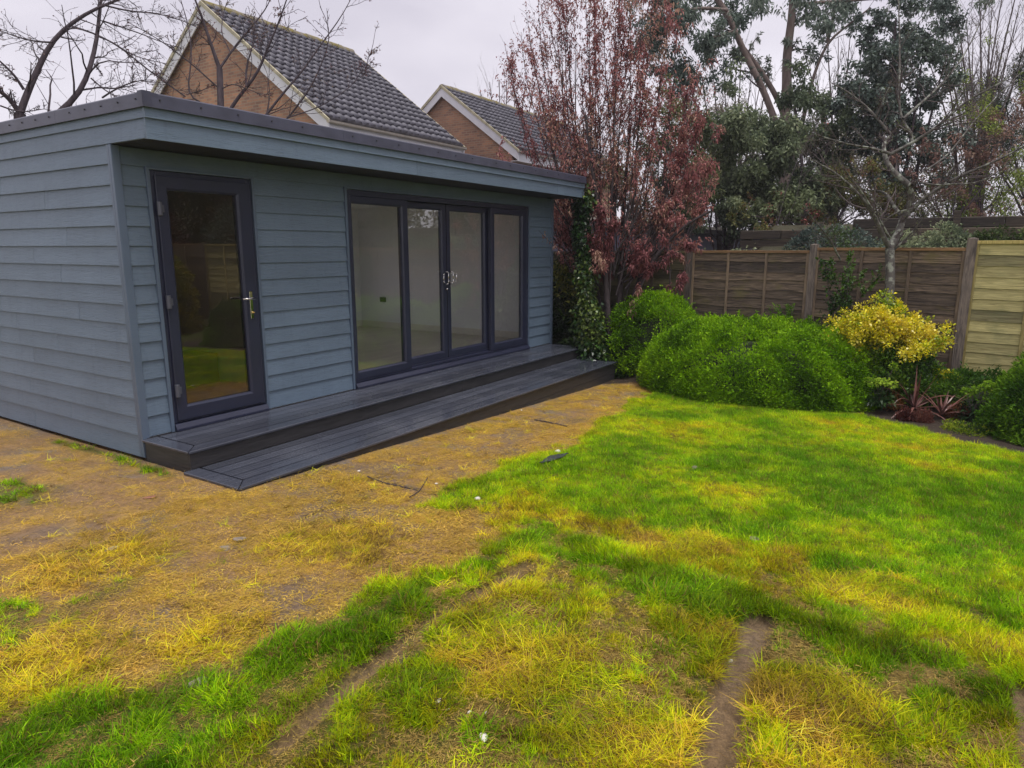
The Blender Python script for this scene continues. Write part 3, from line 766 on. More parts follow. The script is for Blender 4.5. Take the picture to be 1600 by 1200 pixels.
# the upper level stands on the lower one; its own risers stop there
deck_level(2.915, 9.845, 4.222, 4.912, -.022, -.42, -.42, 4)
# side risers of the upper level down to the soil
MB().box((2.982, 4.914, -.42), (3.0, Y0 - .03, -.024)).build('riser_board', M_['riser'], dk)
MB().box((9.87, 4.914, -.45), (9.888, Y0 - .03, -.024)).build('riser_board', M_['riser'], dk)
# back infill under the wall foot
MB().box((3.01, Y0 - .027, -.3), (9.9, Y0 - .005, .133)).build('kick_board', M_['riser'], dk)

# ------------------------------------------------------------------ vegetation kit (vectorised)
def nrm(v): return v / np.maximum(np.linalg.norm(v, axis=-1, keepdims=True), 1e-9)
def smooth_path(pts, P):
    pts = np.array(pts, float); n = len(pts)
    d = np.r_[0, np.cumsum(np.linalg.norm(np.diff(pts, axis=0), axis=1))]; t = np.linspace(0, d[-1], P)
    out = np.stack([np.interp(t, d, pts[:, i]) for i in range(3)], -1)
    for _ in range(2):
        out[1:-1] = (out[:-2] + 2 * out[1:-1] + out[2:]) / 4
    return out
def tube_mesh(paths, rad, n):
    K, P, _ = paths.shape
    tan = nrm(np.gradient(paths, axis=1))
    mean = nrm(paths[:, -1] - paths[:, 0]); ref = np.where(np.abs(mean[:, 2:3]) < .9, np.array([[0, 0, 1.]]), np.array([[1., 0, 0]]))[:, None, :]
    u = nrm(np.cross(tan, ref)); w = np.cross(tan, u)
    a = np.arange(n) * 2 * np.pi / n
    ring = u[:, :, None, :] * np.cos(a)[None, None, :, None] + w[:, :, None, :] * np.sin(a)[None, None, :, None]
    Vv = (paths[:, :, None, :] + ring * rad[:, :, None, None]).reshape(-1, 3)
    k = np.arange(K)[:, None, None] * P * n; p = np.arange(P - 1)[None, :, None] * n; i = np.arange(n)[None, None, :]; j = (i + 1) % n
    F_ = np.stack([k + p + i, k + p + j, k + p + n + j, k + p + n + i], -1).reshape(-1, 4)
    return Vv, F_
def cat(parts):
    vs, fs, o = [], [], 0
    for v, f in parts: vs.append(v); fs.append(f + o); o += len(v)
    return np.vstack(vs), np.vstack(fs)
def spawn(rng, paths, rad, n, t0, t1, ang, L, P=6, wander=.12, upf=.15, rr=.55, rmin=.0012, tipr=.3, plane=None):
    K, Q, _ = paths.shape
    idx = np.repeat(np.arange(K), n); M2 = len(idx)
    t = rng.uniform(t0, t1, M2) * (Q - 1); i = np.minimum(t.astype(int), Q - 2); f = (t - i)[:, None]
    p = paths[idx, i] * (1 - f) + paths[idx, i + 1] * f
    tn = nrm(paths[idx, i + 1] - paths[idx, i]); r0 = (rad[idx, i] * (1 - f[:, 0]) + rad[idx, i + 1] * f[:, 0]) * rr
    q = nrm(np.cross(tn, rng.normal(size=(M2, 3)))); a = np.radians(rng.uniform(ang[0], ang[1], M2))[:, None]
    d = tn * np.cos(a) + q * np.sin(a); d[:, 2] += upf; d = nrm(d)
    plen = np.linalg.norm(np.diff(paths, axis=1), axis=2).sum(1)[idx]
    ln = plen * rng.uniform(L[0], L[1], M2) * (1 - .5 * (t / (Q - 1)))
    out = np.zeros((M2, P, 3)); out[:, 0] = p
    for s in range(1, P):
        d = d + rng.normal(size=(M2, 3)) * wander; d[:, 2] += upf * .3; d = nrm(d)
        out[:, s] = out[:, s - 1] + d * (ln / (P - 1))[:, None]
    r0 = np.maximum(r0, rmin)
    R_ = r0[:, None] * np.linspace(1, tipr, P)[None, :]
    return out, np.maximum(R_, rmin * .7)
def pts_along(rng, paths, n, t0=0., t1=1.):
    K, Q, _ = paths.shape
    idx = np.repeat(np.arange(K), n); t = rng.uniform(t0, t1, len(idx)) * (Q - 1); i = np.minimum(t.astype(int), Q - 2); f = (t - i)[:, None]
    return paths[idx, i] * (1 - f) + paths[idx, i + 1] * f, nrm(paths[idx, i + 1] - paths[idx, i])
def leaf_mesh(rng, pos, dr, L, Wd, droop=.15, fold=True):
    K = len(pos); dr = nrm(dr); L = (L * rng.uniform(.65, 1.25, K))[:, None]; Wd = Wd * (L / np.mean(L))
    side = nrm(np.cross(dr, rng.normal(size=(K, 3)) * .6 + np.array([0, 0, 1.]))); n_ = np.cross(side, dr)
    b = pos; tip = pos + dr * L - np.array([0, 0, 1]) * L * droop; mid = pos + dr * L * .45
    if fold:
        Vv = np.stack([b, mid + side * Wd / 2 + n_ * Wd * .15, tip, mid - side * Wd / 2 + n_ * Wd * .15], 1).reshape(-1, 3)
    else: Vv = np.stack([b, mid + side * Wd / 2, tip, mid - side * Wd / 2], 1).reshape(-1, 3)
    return Vv, np.arange(K * 4).reshape(-1, 4)
def tints(rng, pos, pal, wts, sd=.18, cl=1.4, seed=5):
    pal = np.array(pal); wts = np.array(wts, float)
    u = fbm(pos[:, 0] + pos[:, 2] * .7, pos[:, 1] - pos[:, 2] * .6, cl, seed, 3)
    u = np.clip((u - .5) * 2.2 + .5 + rng.normal(size=len(pos)) * .22, 0, .999)
    cw = np.cumsum(wts / wts.sum()); k = np.minimum(np.searchsorted(cw, u), len(pal) - 1)
    c = pal[k] * np.exp(rng.normal(size=(len(pos), 1)) * sd)
    return np.repeat(np.clip(c, 0, 1), 4, axis=0)

def tree_thing(name, label, cat_, base, group=None):
    return thing(name, label, cat_, tuple(base), group)
def mesh_stuff(*a, **k): return tag(mesh_np(*a, **k), kind='stuff')
def build_wood(parent, lv, mat, name='trunk', sides=(9, 6, 4, 3)):
    m_ = cat([tube_mesh(p, r, sides[min(i, len(sides) - 1)]) for i, (p, r) in enumerate(lv)])
    return tag(mesh_np(name, m_[0], m_[1], M_[mat], parent, smooth=True), kind=('stuff' if name == 'branches' else None))

def traced(defs, P=14):
    """limbs as (photo points, depth or (d0,d1), r0, r1)"""
    ps, rs = [], []
    for pts, d, r0, r1 in defs:
        d0, d1 = (d if isinstance(d, tuple) else (d, d))
        n = len(pts)
        w = [at(u, v, d0 + (d1 - d0) * i / max(1, n - 1)) for i, (u, v) in enumerate(pts)]
        ps.append(smooth_path(w, P)); rs.append(np.linspace(r0, r1, P))
    return np.array(ps), np.array(rs)
def zc(ox, oy, s, pts): return [(ox + x / s, oy + y / s) for x, y in pts]

# ------------------------------------------------------------------ shrubs: leafy mass on lumpy clumps
def shrub(name, label, cat_, c, rad, n_clump, n_leaf, L, Wd, pal, wts, mat='needle', spike=.5, clump_r=.2, seed=1, flatb=.35, upb=.35, core=True, group=None, shell=.75, droop=.1, cl=1.6, parent=None, tight=.80, power=2.0):
    rng = np.random.default_rng(seed); c = np.array(c, float); rad = np.array(rad, float)
    o = tree_thing(name, label, cat_, (c[0], c[1], c[2]), group) if parent is None else parent
    th = rng.uniform(0, 2 * np.pi, n_clump); z = rng.uniform(-.15, 1, n_clump) ** 1.0
    rxy = np.clip(1 - np.clip(z, 0, 1) ** power, 0, 1) ** (1 / power) * rng.uniform(tight, 1.0, n_clump)
    cc = np.stack([np.cos(th) * rxy * (rad[0] - clump_r), np.sin(th) * rxy * (rad[1] - clump_r), np.clip(z, flatb * .2, 1) * (rad[2] - clump_r * .8)], -1)
    cr = clump_r * rng.uniform(.7, 1.3, n_clump)
    k = rng.integers(0, n_clump, n_leaf)
    d = nrm(rng.normal(size=(n_leaf, 3))); out_ = nrm(cc[k] / rad + np.array([0, 0, .15])); d = nrm(d + out_ * .8)
    pos = c + cc[k] + d * (cr[k] * rng.uniform(shell, 1.08, n_leaf))[:, None]
    st_ = rng.random(n_leaf) < .035; bunch = rng.integers(0, 260, n_leaf); bo = rng.uniform(0, 1, (260, 1))
    pos = np.where(st_[:, None], c + cc[(bunch * 7) % n_clump] + nrm(cc[(bunch * 7) % n_clump] / rad + [0, 0, .7]) * (clump_r * (1.0 + 1.0 * bo[bunch] * rng.random((n_leaf, 1)))), pos)
    gz_ = base_h(pos[:, 0], pos[:, 1]) + .01
    pos[:, 2] = np.maximum(pos[:, 2], gz_ + rng.uniform(0, .06, n_leaf))
    dr = nrm(d + rng.normal(size=(n_leaf, 3)) * (1 - spike) + np.array([0, 0, upb]))
    v, f = leaf_mesh(rng, pos, dr, L, Wd, droop)
    mesh_np('foliage', v, f, M_[mat], o, tint=tints(rng, pos, pal, wts, cl=cl, seed=seed + 3))
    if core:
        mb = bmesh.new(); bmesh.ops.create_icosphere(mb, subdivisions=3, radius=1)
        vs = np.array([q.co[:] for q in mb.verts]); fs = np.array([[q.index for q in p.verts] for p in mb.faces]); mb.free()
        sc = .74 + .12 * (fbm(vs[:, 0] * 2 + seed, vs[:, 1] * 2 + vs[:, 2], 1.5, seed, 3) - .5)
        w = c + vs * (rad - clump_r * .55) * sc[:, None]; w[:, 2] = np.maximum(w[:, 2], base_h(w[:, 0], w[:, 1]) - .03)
        mesh_np('stems', w, fs, M_['core'], o, smooth=True)  # solid dark core added to block the view through the leaves
    return o

exec_sections = True
# ------------------------------------------------------------------ fence
ft = nrm(np.array([[11.005 - 10.526, 3.574 + 0.196, 0]]))[0]         # direction along the fence
fn = np.array([-ft[1], ft[0], 0])                                     # towards the lawn (negative x)
if fn[0] > 0: fn = -fn
FP0 = np.array([10.526, -0.196, 0])
step = 1.90
ang_f = math.atan2(ft[1], ft[0])
def slat_mesh(seed, w=1.80, h=.165, light=False):
    rng = np.random.default_rng(seed); n = 12
    xs = np.linspace(0, w, n + 1); a = rng.uniform(.004, .014)
    lo = np.cumsum(rng.normal(size=n + 1) * a * .7); lo = lo - lo.mean() + np.sin(xs * rng.uniform(2, 5) + rng.uniform(0, 6)) * a
    if light: lo *= .25
    tb, tt = .022, .004
    vs = []
    for x, l in zip(xs, lo):
        vs += [(x, 0, l), (x, -tb, l), (x, -tb + .002, l + .012), (x, -tt, h), (x, 0, h)]
    fs = []
    for i in range(n):
        for k in range(5): fs.append((i * 5 + k, i * 5 + (k + 1) % 5, (i + 1) * 5 + (k + 1) % 5, (i + 1) * 5 + k))
    fs += [(0, 1, 2, 3, 4), tuple(n * 5 + k for k in (4, 3, 2, 1, 0))]
    me = bpy.data.meshes.new('slat'); me.from_pydata(vs, [], fs)
    bm = bmesh.new(); bm.from_mesh(me); bmesh.ops.recalc_face_normals(bm, faces=bm.faces); bm.to_mesh(me); bm.free()
    return me
slat_meshes = {k: [] for k in ('fence_dark', 'fence_green', 'fence_light')}
for k in slat_meshes:
    for s in range(5):
        me = slat_mesh(s + hash(len(k)) % 7, light=(k == 'fence_light')); me.materials.append(M_[k]); slat_meshes[k].append(me)
def boxmesh(name, a, b_, mat):
    mb = MB().box(a, b_); me = bpy.data.meshes.new(name); me.from_pydata(mb.v, [], mb.f)
    bm = bmesh.new(); bm.from_mesh(me); bmesh.ops.bevel(bm, geom=list(bm.edges), offset=.003, segments=1, affect='EDGES'); bm.to_mesh(me); bm.free()
    me.materials.append(M_[mat]); return me
PH = 1.80
fence = thing('wooden_fence', 'weathered overlapping board fence along the back with one pale new panel', 'fence', (FP0[0], FP0[1], 0))
bat = {m_: boxmesh('batten', (-.019, -.036, 0), (.019, -.0155, PH - .03), m_) for m_ in ('fence_batten', 'fence_batten_l')}
caps = {m_: boxmesh('cap_rail', (0, -.042, -.036), (1.82, .01, .004), m_) for m_ in ('fence_cap', 'fence_batten_l', 'fence_green')}
frs = random.Random(3)
def panel(i, ztop, wood_k, label):
    p = FP0 + ft * (step * i + .05)
    root = bpy.data.objects.new('fence_panel', None); root.location = (p[0], p[1], ztop - PH); root.rotation_euler = (0, 0, ang_f); C.objects.link(root); root.parent = fence; root.location = (p[0] - FP0[0], p[1] - FP0[1], ztop - PH)
    # local x runs along the fence, local -y must face the lawn
    tag(root, label)
    s = 1
    def put(me, name, x, z, y=0, rz=0):
        o = bpy.data.objects.new(name, me); C.objects.link(o); o.parent = root; o.location = (x, y, z)
        o.rotation_euler = (0, 0, rz); return o
    flip = math.pi                                                   # turn boards to face the lawn side
    n = 13; dz = (PH - .03) / n; z = 0
    for k in range(n):
        me = frs.choice(slat_meshes[wood_k])
        hgt = dz * frs.uniform(.86, 1.14) if wood_k != 'fence_light' else dz
        o = put(me, 'slat', 1.81, PH - .04 - dz * (k + 1) + (frs.uniform(-.016, .016) if wood_k != 'fence_light' else frs.uniform(-.004, .004)), 0, flip)
        o.rotation_euler[1] = frs.uniform(-.004, .004)
        o.scale = (1, 1, 1.0)
    bm_ = 'fence_batten_l' if wood_k == 'fence_light' else 'fence_batten'
    for x in (.025, .62, 1.21, 1.79): put(bat[bm_], 'batten', x, 0, 0, flip)
    put(caps['fence_batten_l' if wood_k == 'fence_light' else ('fence_cap' if wood_k == 'fence_dark' else 'fence_green')], 'cap_rail', 1.82, PH, 0, flip)
    return root
def post(i, ztop, label, w=.10):
    p = FP0 + ft * (step * i)
    mb = MB().box((-w / 2, -w / 2, -2.1), (w / 2, w / 2, -.012)); n = len(mb.v)
    mb.raw([(-w / 2, -w / 2, -.012), (w / 2, -w / 2, -.012), (w / 2, w / 2, -.012), (-w / 2, w / 2, -.012), (0, 0, .0)], [(0, 1, 4), (1, 2, 4), (2, 3, 4), (3, 0, 4)])
    o = mb.build('fence_post', M_['post'], None, bevel=0)
    o.parent = fence; o.location = (p[0] - FP0[0], p[1] - FP0[1], ztop); o.rotation_euler = (0, 0, ang_f)
    return tag(o, label)
panel(0, 1.705, 'fence_dark', 'dark weathered fence panel behind the yellow variegated shrub and the birch-like trunk')
panel(1, 1.665, 'fence_dark', 'dark weathered fence panel with yellow lichen behind the big mounded green hedge')
panel(2, 1.655, 'fence_green', 'dim greenish fence panel behind the red leaved tree')
panel(3, 1.64, 'fence_green', 'shaded fence panel behind the spotted laurel beside the garden room')
panel(-1, 1.79, 'fence_light', 'pale new yellow timber fence panel at the right edge of the garden')
panel(-2, 1.79, 'fence_light', 'new pale fence panel second beyond the tall dark post towards the right')
panel(-3, 1.80, 'fence_dark', 'dark fence panel out to the right seen mirrored in the store door glass')
panel(-4, 1.80, 'fence_dark', 'dark fence panel furthest right seen only as a reflection')
post(0, 1.835, 'tall dark timber post between the dark fence panel and the pale new panel', .11)
post(1, 1.765, 'grey timber fence post behind the hedge between two dark panels')
post(2, 1.745, 'timber fence post just right of the red leaved tree')
post(3, 1.72, 'timber fence post hidden among the red tree stems')
post(-1, 1.84, 'fence post at the far end of the pale new panel')
post(-2, 1.84, 'fence post beyond the second pale panel')
post(-3, 1.84, 'fence post out to the right between dark panels')

# ------------------------------------------------------------------ houses beyond
def tile_roof(parent, x0, x1, ye, ze, yr, zr_, cols, rows, mat='tile'):
    # one pan-tiled slope: rolls run up the slope, courses step down it
    sub = 6; ncol = cols * sub
    xs = np.linspace(x0, x1, ncol + 1); ph = (np.arange(ncol + 1) % sub) / sub
    roll = .052 * np.maximum(0, np.sin(ph * 2 * np.pi)) ** .8 - .012 * np.maximum(0, -np.sin(ph * 2 * np.pi))
    up_ = np.array([0, yr - ye, zr_ - ze]); Ls = np.linalg.norm(up_); up_ = up_ / Ls; nn = np.array([0, -up_[2], up_[1]])
    if nn[2] < 0: nn = -nn
    Vs, Fs, o = [], [], 0
    crs = np.random.default_rng(4)
    for r in range(rows):
        a = Ls * r / rows - .03; b_ = Ls * (r + 1) / rows
        jit = np.repeat(crs.normal(size=cols + 1) * .004, sub)[:ncol + 1]
        p0 = np.array([0, ye, ze]) + up_ * a; p1 = np.array([0, ye, ze]) + up_ * b_
        rows_v = []
        for (p, lift) in ((p0 + up_ * .06, .0), (p0, .060), (p1, .008)):
            q = np.zeros((ncol + 1, 3)); q[:, 0] = xs; q[:, 1:] = p[1:]
            h = (roll + lift + jit) if lift else (roll * .3 - .035)
            q += nn[None] * h[:, None]; rows_v.append(q)
        Vs.append(np.vstack(rows_v)); n1 = ncol + 1
        i = np.arange(ncol)
        for k in (0, 1): Fs.append(np.stack([o + k * n1 + i, o + k * n1 + i + 1, o + (k + 1) * n1 + i + 1, o + (k + 1) * n1 + i], -1))
        o += 3 * n1
    ob = mesh_np('roof_tiles', np.vstack(Vs), np.vstack(Fs), M_[mat], parent)
    return tag(ob, kind='stuff')
def house(label, xg, xe, ye, yr, ze, zr_, cols, rows, gz_=-.1):
    h = thing('brick_house', label, 'house', (xg, ye, gz_), 'brick houses beyond the garden')
    yb = 2 * yr - ye; ov = .12
    wy0, wy1 = ye + .28, yb - .28
    sl = (zr_ - ze) / (yr - ye)
    # gable walls and long walls
    gable = [(wy0, gz_), (wy1, gz_), (wy1, ze + .28 * sl - .16), (yr, zr_ - .16), (wy0, ze + .28 * sl - .16)]
    for xa in (xg + ov, xe - ov - .25):
        MB().ext(gable, 'x', xa, xa + .25).build('gable_wall', M_['brick'], h)
    for ya in (wy0, wy1 - .25):
        MB().box((xg + ov + .251, ya, gz_), (xe - ov - .251, ya + .25, ze + .05)).build('wall', M_['brick'], h)
    tile_roof(h, xg, xe, ye, ze, yr, zr_, cols, rows)
    tile_roof(h, xg, xe, yb, ze, yr, zr_, cols, rows)
    dy, dz_ = yr - ye, zr_ - ze; Ls = math.hypot(dy, dz_); ny_, nz_ = dz_ / Ls, dy / Ls
    for s, y_e in ((1, ye), (-1, yb)):
        # verge: white barge board and cream tile edging
        for xa, xb in ((xg - .03, xg), (xe, xe + .03)):
            def q(y, z, d): return (y - 0, z - d)
            MB().ext([(y_e - s * .06, ze - .045 - .05), (yr, zr_ - .05), (yr, zr_ - .33), (y_e - s * .06, ze - .33 - .045)], 'x', xa, xb).build('barge_board', M_['whitepaint'], h)
            MB().ext([(y_e - s * .08, ze - .02), (yr, zr_ + .06), (yr, zr_ - .045), (y_e - s * .08, ze - .1)], 'x', xa - .03 if xa < xg else xa, xb + (.0 if xa < xg else .03)).build('verge_edge', M_['cream'], h)
    # eaves: white fascia, soffit and half round gutter
    for s, y_e in ((1, ye), (-1, yb)):
        MB().box((xg + .02, min(y_e, y_e + s * .03), ze - .38), (xe - .02, max(y_e, y_e + s * .03), ze - .04)).build('fascia', M_['whitepaint'], h)
        MB().box((xg + .02, min(y_e + s * .031, y_e + s * .28), ze - .38), (xe - .02, max(y_e + s * .031, y_e + s * .28), ze - .36)).build('soffit', M_['whitepaint'], h)
    gb = MB(); n = 8
    pr = [(ye - .060 + .055 * math.cos(math.pi + math.pi * i / n), ze - .06 + .055 * math.sin(math.pi + math.pi * i / n)) for i in range(n + 1)]
    pr += [(ye - .006, ze - .045), (ye - .125, ze - .045)]
    gb.ext(pr, 'x', xg - .05, xe + .08).build('gutter', M_['gutter'], h)
    # ridge tiles
    r_ = MB(); n = int((xe - xg) / .45)
    for i in range(n):
        a = xg + (xe - xg) * i / n; b_ = xg + (xe - xg) * (i + 1) / n
        w = .16 + .012 * (i % 2)
        pts = [(yr + w * math.cos(t), zr_ - .05 + (w - .02) * math.sin(t)) for t in np.linspace(-.2, math.pi + .2, 9)]
        MB().ext(pts, 'x', a, b_ - .004).build('ridge_tile', M_['ridge'], h)
    return h
house('brown brick house with steep grey tiled roof rising behind the garden room', 12.01, 17.35, 12.82, 17.26, 4.72, 7.98, 22, 17)
h2 = house('smaller brick gabled house between the first house and the red tree', 20.5, 29.5, 12.84, 16.03, 5.0, 7.36, 36, 13)
# downpipe stub at the first house eave
# low lilac grey building behind the left of the fence
lb = thing('low_outbuilding', 'low lilac grey flat roofed outbuilding behind the left of the fence', 'outbuilding', (12.4, 6.3, 0))
MB().box((12.4, 6.3, -.4), (29.5, 9.5, 2.12)).build('wall', M_['lilac'], lb)
MB().box((12.2, 6.10, 2.122), (29.8, 9.7, 2.30)).build('roof', simple('outbuilding_roof', (.10, .09, .095), .7), lb)
MB().box((12.18, 6.06, 2.24), (29.85, 6.099, 2.32)).build('roof_edge', M_['gutter'], lb)
for i in range(1, 9):
    MB().box((12.41 + i * 1.9, 6.285, -.3), (12.45 + i * 1.9, 6.299, 2.12)).build('batten', M_['lilac'], lb)
# timber sleeper retaining wall behind the fence, right
rw = thing('retaining_wall', 'old dark timber sleeper retaining wall on the bank behind the fence', 'retaining wall', (15.0, -2, 1.6))
rs_ = random.Random(8)
for row in range(4):
    y = -9.0 + (row % 2) * 1.1
    while y < 3.6:
        L_ = 2.4; zt_ = 1.50 + row * .19
        if not (row == 3 and y > 1.4):
            MB().box((14.9 + rs_.uniform(-.03, .03), y, zt_), (15.1, min(y + L_ - .01, 3.8), zt_ + .182)).build('sleeper', M_['sleeper'], rw, bevel=.012)
        y += L_
for y in (-7.2, -4.8, -2.4, -.05, 2.2):
    MB().box((14.78, y, 1.2), (14.885, y + .11, 2.36 if y < 1 else 2.2)).build('sleeper_post', M_['sleeper'], rw, bevel=.008)

# ------------------------------------------------------------------ hedges and shrubs in the bed
LIME = [(.072, .165, .005), (.125, .270, .005), (.195, .385, .007), (.28, .49, .010)]
DGRN = [(.010, .026, .008), (.022, .050, .014), (.040, .085, .020), (.075, .13, .03)]
def gpt(x, y, dz=0): return (x, y, float(base_h(x, y)) + dz)
shrub('hedge_mound', 'large low mounded bright green evergreen shrub at the lawn edge', 'shrub', gpt(9.62, 2.14, -.05), (1.12, 1.64, 1.00), 1000, 170000, .036, .017, LIME, [1, 3, 4, 3], 'needle', spike=.55, clump_r=.13, seed=11, upb=.45, cl=3.0, tight=.97, power=2.7, shell=.5)
shrub('bright_shrub', 'smaller bright green shrub between the mounded hedge and the red tree', 'shrub', gpt(10.25, 3.85, 0), (.70, 1.0, 1.14), 260, 42000, .044, .019, LIME, [2, 3, 3, 3], 'needle', spike=.5, clump_r=.16, seed=12, upb=.5)
shrub('dark_shrub', 'low dull dark green shrub beside the end of the decking steps', 'shrub', gpt(10.02, 4.45, 0), (.50, .55, .55), 80, 14000, .055, .018, DGRN, [2, 3, 3, 2], 'needle', spike=.4, clump_r=.15, seed=13)
shrub('corner_conifer', 'dense green conifer mound at the right edge of the lawn', 'shrub', gpt(8.95, -1.18, -.05), (.85, .80, 1.02), 260, 50000, .042, .016, [(.035, .090, .010), (.060, .150, .010), (.10, .21, .012), (.16, .30, .014)], [2, 3, 3, 2], 'needle', spike=.6, clump_r=.17, seed=14, upb=.35)
shrub('ground_juniper', 'low spreading green juniper in front of the pale fence panel', 'shrub', gpt(9.85, -.30, 0), (.50, .95, .36), 90, 13000, .055, .016, [(.035, .090, .014), (.060, .140, .014), (.10, .20, .018)], [2, 3, 2], 'needle', spike=.6, clump_r=.14, seed=15, upb=.25)
shrub('ground_juniper', 'low green juniper tucked against the corner conifer below the pale panel', 'shrub', gpt(9.55, -1.35, 0), (.5, .6, .50), 60, 8000, .055, .018, [(.020, .055, .010), (.05, .12, .012), (.09, .19, .015)], [2, 3, 2], 'needle', spike=.6, clump_r=.14, seed=16, upb=.25)
# yellow variegated shrub: dark green body with a golden crown
ys = shrub('variegated_shrub', 'bushy yellow variegated shrub in front of the dark fence panel', 'shrub', gpt(9.85, .62, 0), (.60, .78, .78), 160, 22000, .046, .024, [(.03, .075, .012), (.06, .14, .015), (.12, .24, .02), (.24, .36, .02)], [2, 3, 3, 2], 'leaf_gloss', spike=.4, clump_r=.15, seed=17)
rng = np.random.default_rng(170)
n = 22000; cl_ = rng.normal(size=(230, 3)) * np.array([.20, .27, .14]) + np.array([9.66, .68, .72]); cl_[:, 2] -= .10 * ((cl_[:, 1] - .64) / .6) ** 2
cl_ = np.vstack([cl_, rng.normal(size=(8, 3)) * .05 + np.array([9.75, .12, .62]), rng.normal(size=(8, 3)) * .05 + np.array([9.8, -.05, .12])])
k = rng.integers(0, len(cl_), n); dd = nrm(rng.normal(size=(n, 3)) + [0, 0, .4]); pos = cl_[k] + dd * rng.uniform(.02, .10, n)[:, None]
v, f = leaf_mesh(rng, pos, nrm(dd + rng.normal(size=(n, 3)) * .4 + [0, 0, .3]), .038, .023, .1)
o = mesh_np('golden_leaves', v, f, M_['leaf_gloss'], ys, tint=tints(rng, pos, [(.24, .36, .010), (.50, .52, .012), (.76, .64, .02), (.88, .74, .10)], [1.5, 4, 5, 2], cl=3))
# spotted laurel by the end of the garden room
shrub('spotted_laurel', 'tall dark laurel with yellow spotted leaves against the garden room end', 'shrub', gpt(10.75, 5.85, 0), (.55, .75, 1.74), 130, 8200, .115, .042, [(.012, .030, .008), (.025, .060, .010), (.060, .11, .015), (.26, .26, .05)], [3, 4, 3, 1.1], 'leaf_gloss', spike=.35, clump_r=.2, seed=18, upb=-.1, shell=.5, droop=.3)
shrub('spotted_laurel', 'low young laurel with broad leaves beside the step end', 'shrub', gpt(10.30, 5.25, 0), (.30, .32, .55), 22, 700, .13, .05, [(.02, .05, .01), (.05, .10, .015), (.14, .20, .03)], [2, 3, 2], 'leaf_gloss', spike=.35, clump_r=.14, seed=19, upb=.1, core=False, droop=.3)
# slim holly in front of the fence left of the grey trunk
ho = thing('young_holly', 'slim upright young green bush in front of the fence beside the grey trunk', 'shrub', gpt(10.15, 1.15))
rng = np.random.default_rng(21)
b0 = np.array(gpt(10.15, 1.15)); st = np.array([smooth_path([b0 + [rng.normal() * .02, rng.normal() * .03, 0], b0 + [rng.normal() * .08, rng.normal() * .1, .8], b0 + [rng.normal() * .12, rng.normal() * .22, rng.uniform(1.35, 1.85)]], 10) for _ in range(9)])
sr = np.repeat(np.linspace(.009, .003, 10)[None], 9, 0)
s1, r1 = spawn(rng, st, sr, 14, .42, 1, (30, 70), (.08, .22), P=5, upf=.2)
build_wood(ho, [(st, sr), (s1, r1)], 'bark_twig', 'stems', (5, 3))
p, d = pts_along(rng, s1, 22); v, f = leaf_mesh(rng, p, nrm(d + rng.normal(size=p.shape) * .9), .045, .024)
mesh_np('foliage', v, f, M_['leaf_gloss'], ho, tint=tints(rng, p, [(.02, .05, .015), (.045, .11, .02), (.09, .18, .02)], [2, 3, 2]))
# feathery tip poking from the hedge by the fence post
ft_ = thing('fern_sprig', 'feathery green sprig standing up behind the hedge at the grey fence post', 'plant', gpt(10.45, 1.95))
rng = np.random.default_rng(22); b0 = np.array(gpt(10.4, 1.95)); st = np.array([smooth_path([b0, b0 + [rng.normal() * .05, rng.normal() * .06, .6], b0 + [rng.normal() * .1, rng.normal() * .14, .95]], 8) for _ in range(10)])
sr = np.repeat(np.linspace(.005, .002, 8)[None], 10, 0); build_wood(ft_, [(st, sr)], 'bark_twig', 'stems', (4,))
p, d = pts_along(rng, st, 120, .3, 1); v, f = leaf_mesh(rng, p, nrm(d + rng.normal(size=p.shape) * .5), .06, .010)
mesh_np('foliage', v, f, M_['needle'], ft_, tint=tints(rng, p, LIME, [1, 2, 2, 2]))

# cordylines: every sword leaf its own piece
def sword(root, rng, az, el, L, w, bend, mat):
    n = 7; d = np.array([math.cos(az) * math.cos(el), math.sin(az) * math.cos(el), math.sin(el)]); s_ = np.array([-math.sin(az), math.cos(az), 0]); p = np.array([0, 0, .08]); vs = []
    for i in range(n + 1):
        t = i / n; ww = w * (0.55 + .9 * t if t < .35 else 1 - (t - .35) / .65) * .5 + .0008; dn = np.cross(s_, d)
        vs += [p - s_ * ww, p - dn * ww * .5, p + s_ * ww]
        d = nrm((d + np.array([0, 0, -bend * t / n * 3]))[None])[0]; p = p + d * L / n
    fs = []
    for i in range(n):
        for k in (0, 1): fs.append((i * 3 + k, i * 3 + k + 1, i * 3 + k + 4, i * 3 + k + 3))
    mb = MB().raw(vs, fs); me = bpy.data.meshes.new('leaf'); me.from_pydata(mb.v, [], mb.f); me.materials.append(mat)
    o = bpy.data.objects.new('leaf', me); C.objects.link(o); o.parent = root
M_['cordy'] = simple('bronze_sword_leaf', (.20, .085, .070), .35, .35, 12, objvar=.4)
M_['cordy'].node_tree.nodes
def cordyline(xy, n, L, seed, label):
    rng = np.random.default_rng(seed); r_ = thing('cordyline', label, 'cordyline', gpt(*xy), 'bronze spiky cordylines in the bed')
    for i in range(n):
        el = R(rng.uniform(2, 60)) if i % 4 else R(rng.uniform(50, 88))
        sword(r_, rng, rng.uniform(0, 6.28), el, L * rng.uniform(.7, 1.15), .032, rng.uniform(.15, 1.1) * (1 if el < 1 else .3), M_['cordy'])
c1 = gp(1428, 642); c2 = gp(1472, 640)
cordyline(c1[:2], 26, .52, 31, 'taller bronze spiky cordyline in the bed beside the mounded hedge')
cordyline(c2[:2], 20, .36, 32, 'shorter bronze spiky cordyline nearer the corner conifer')
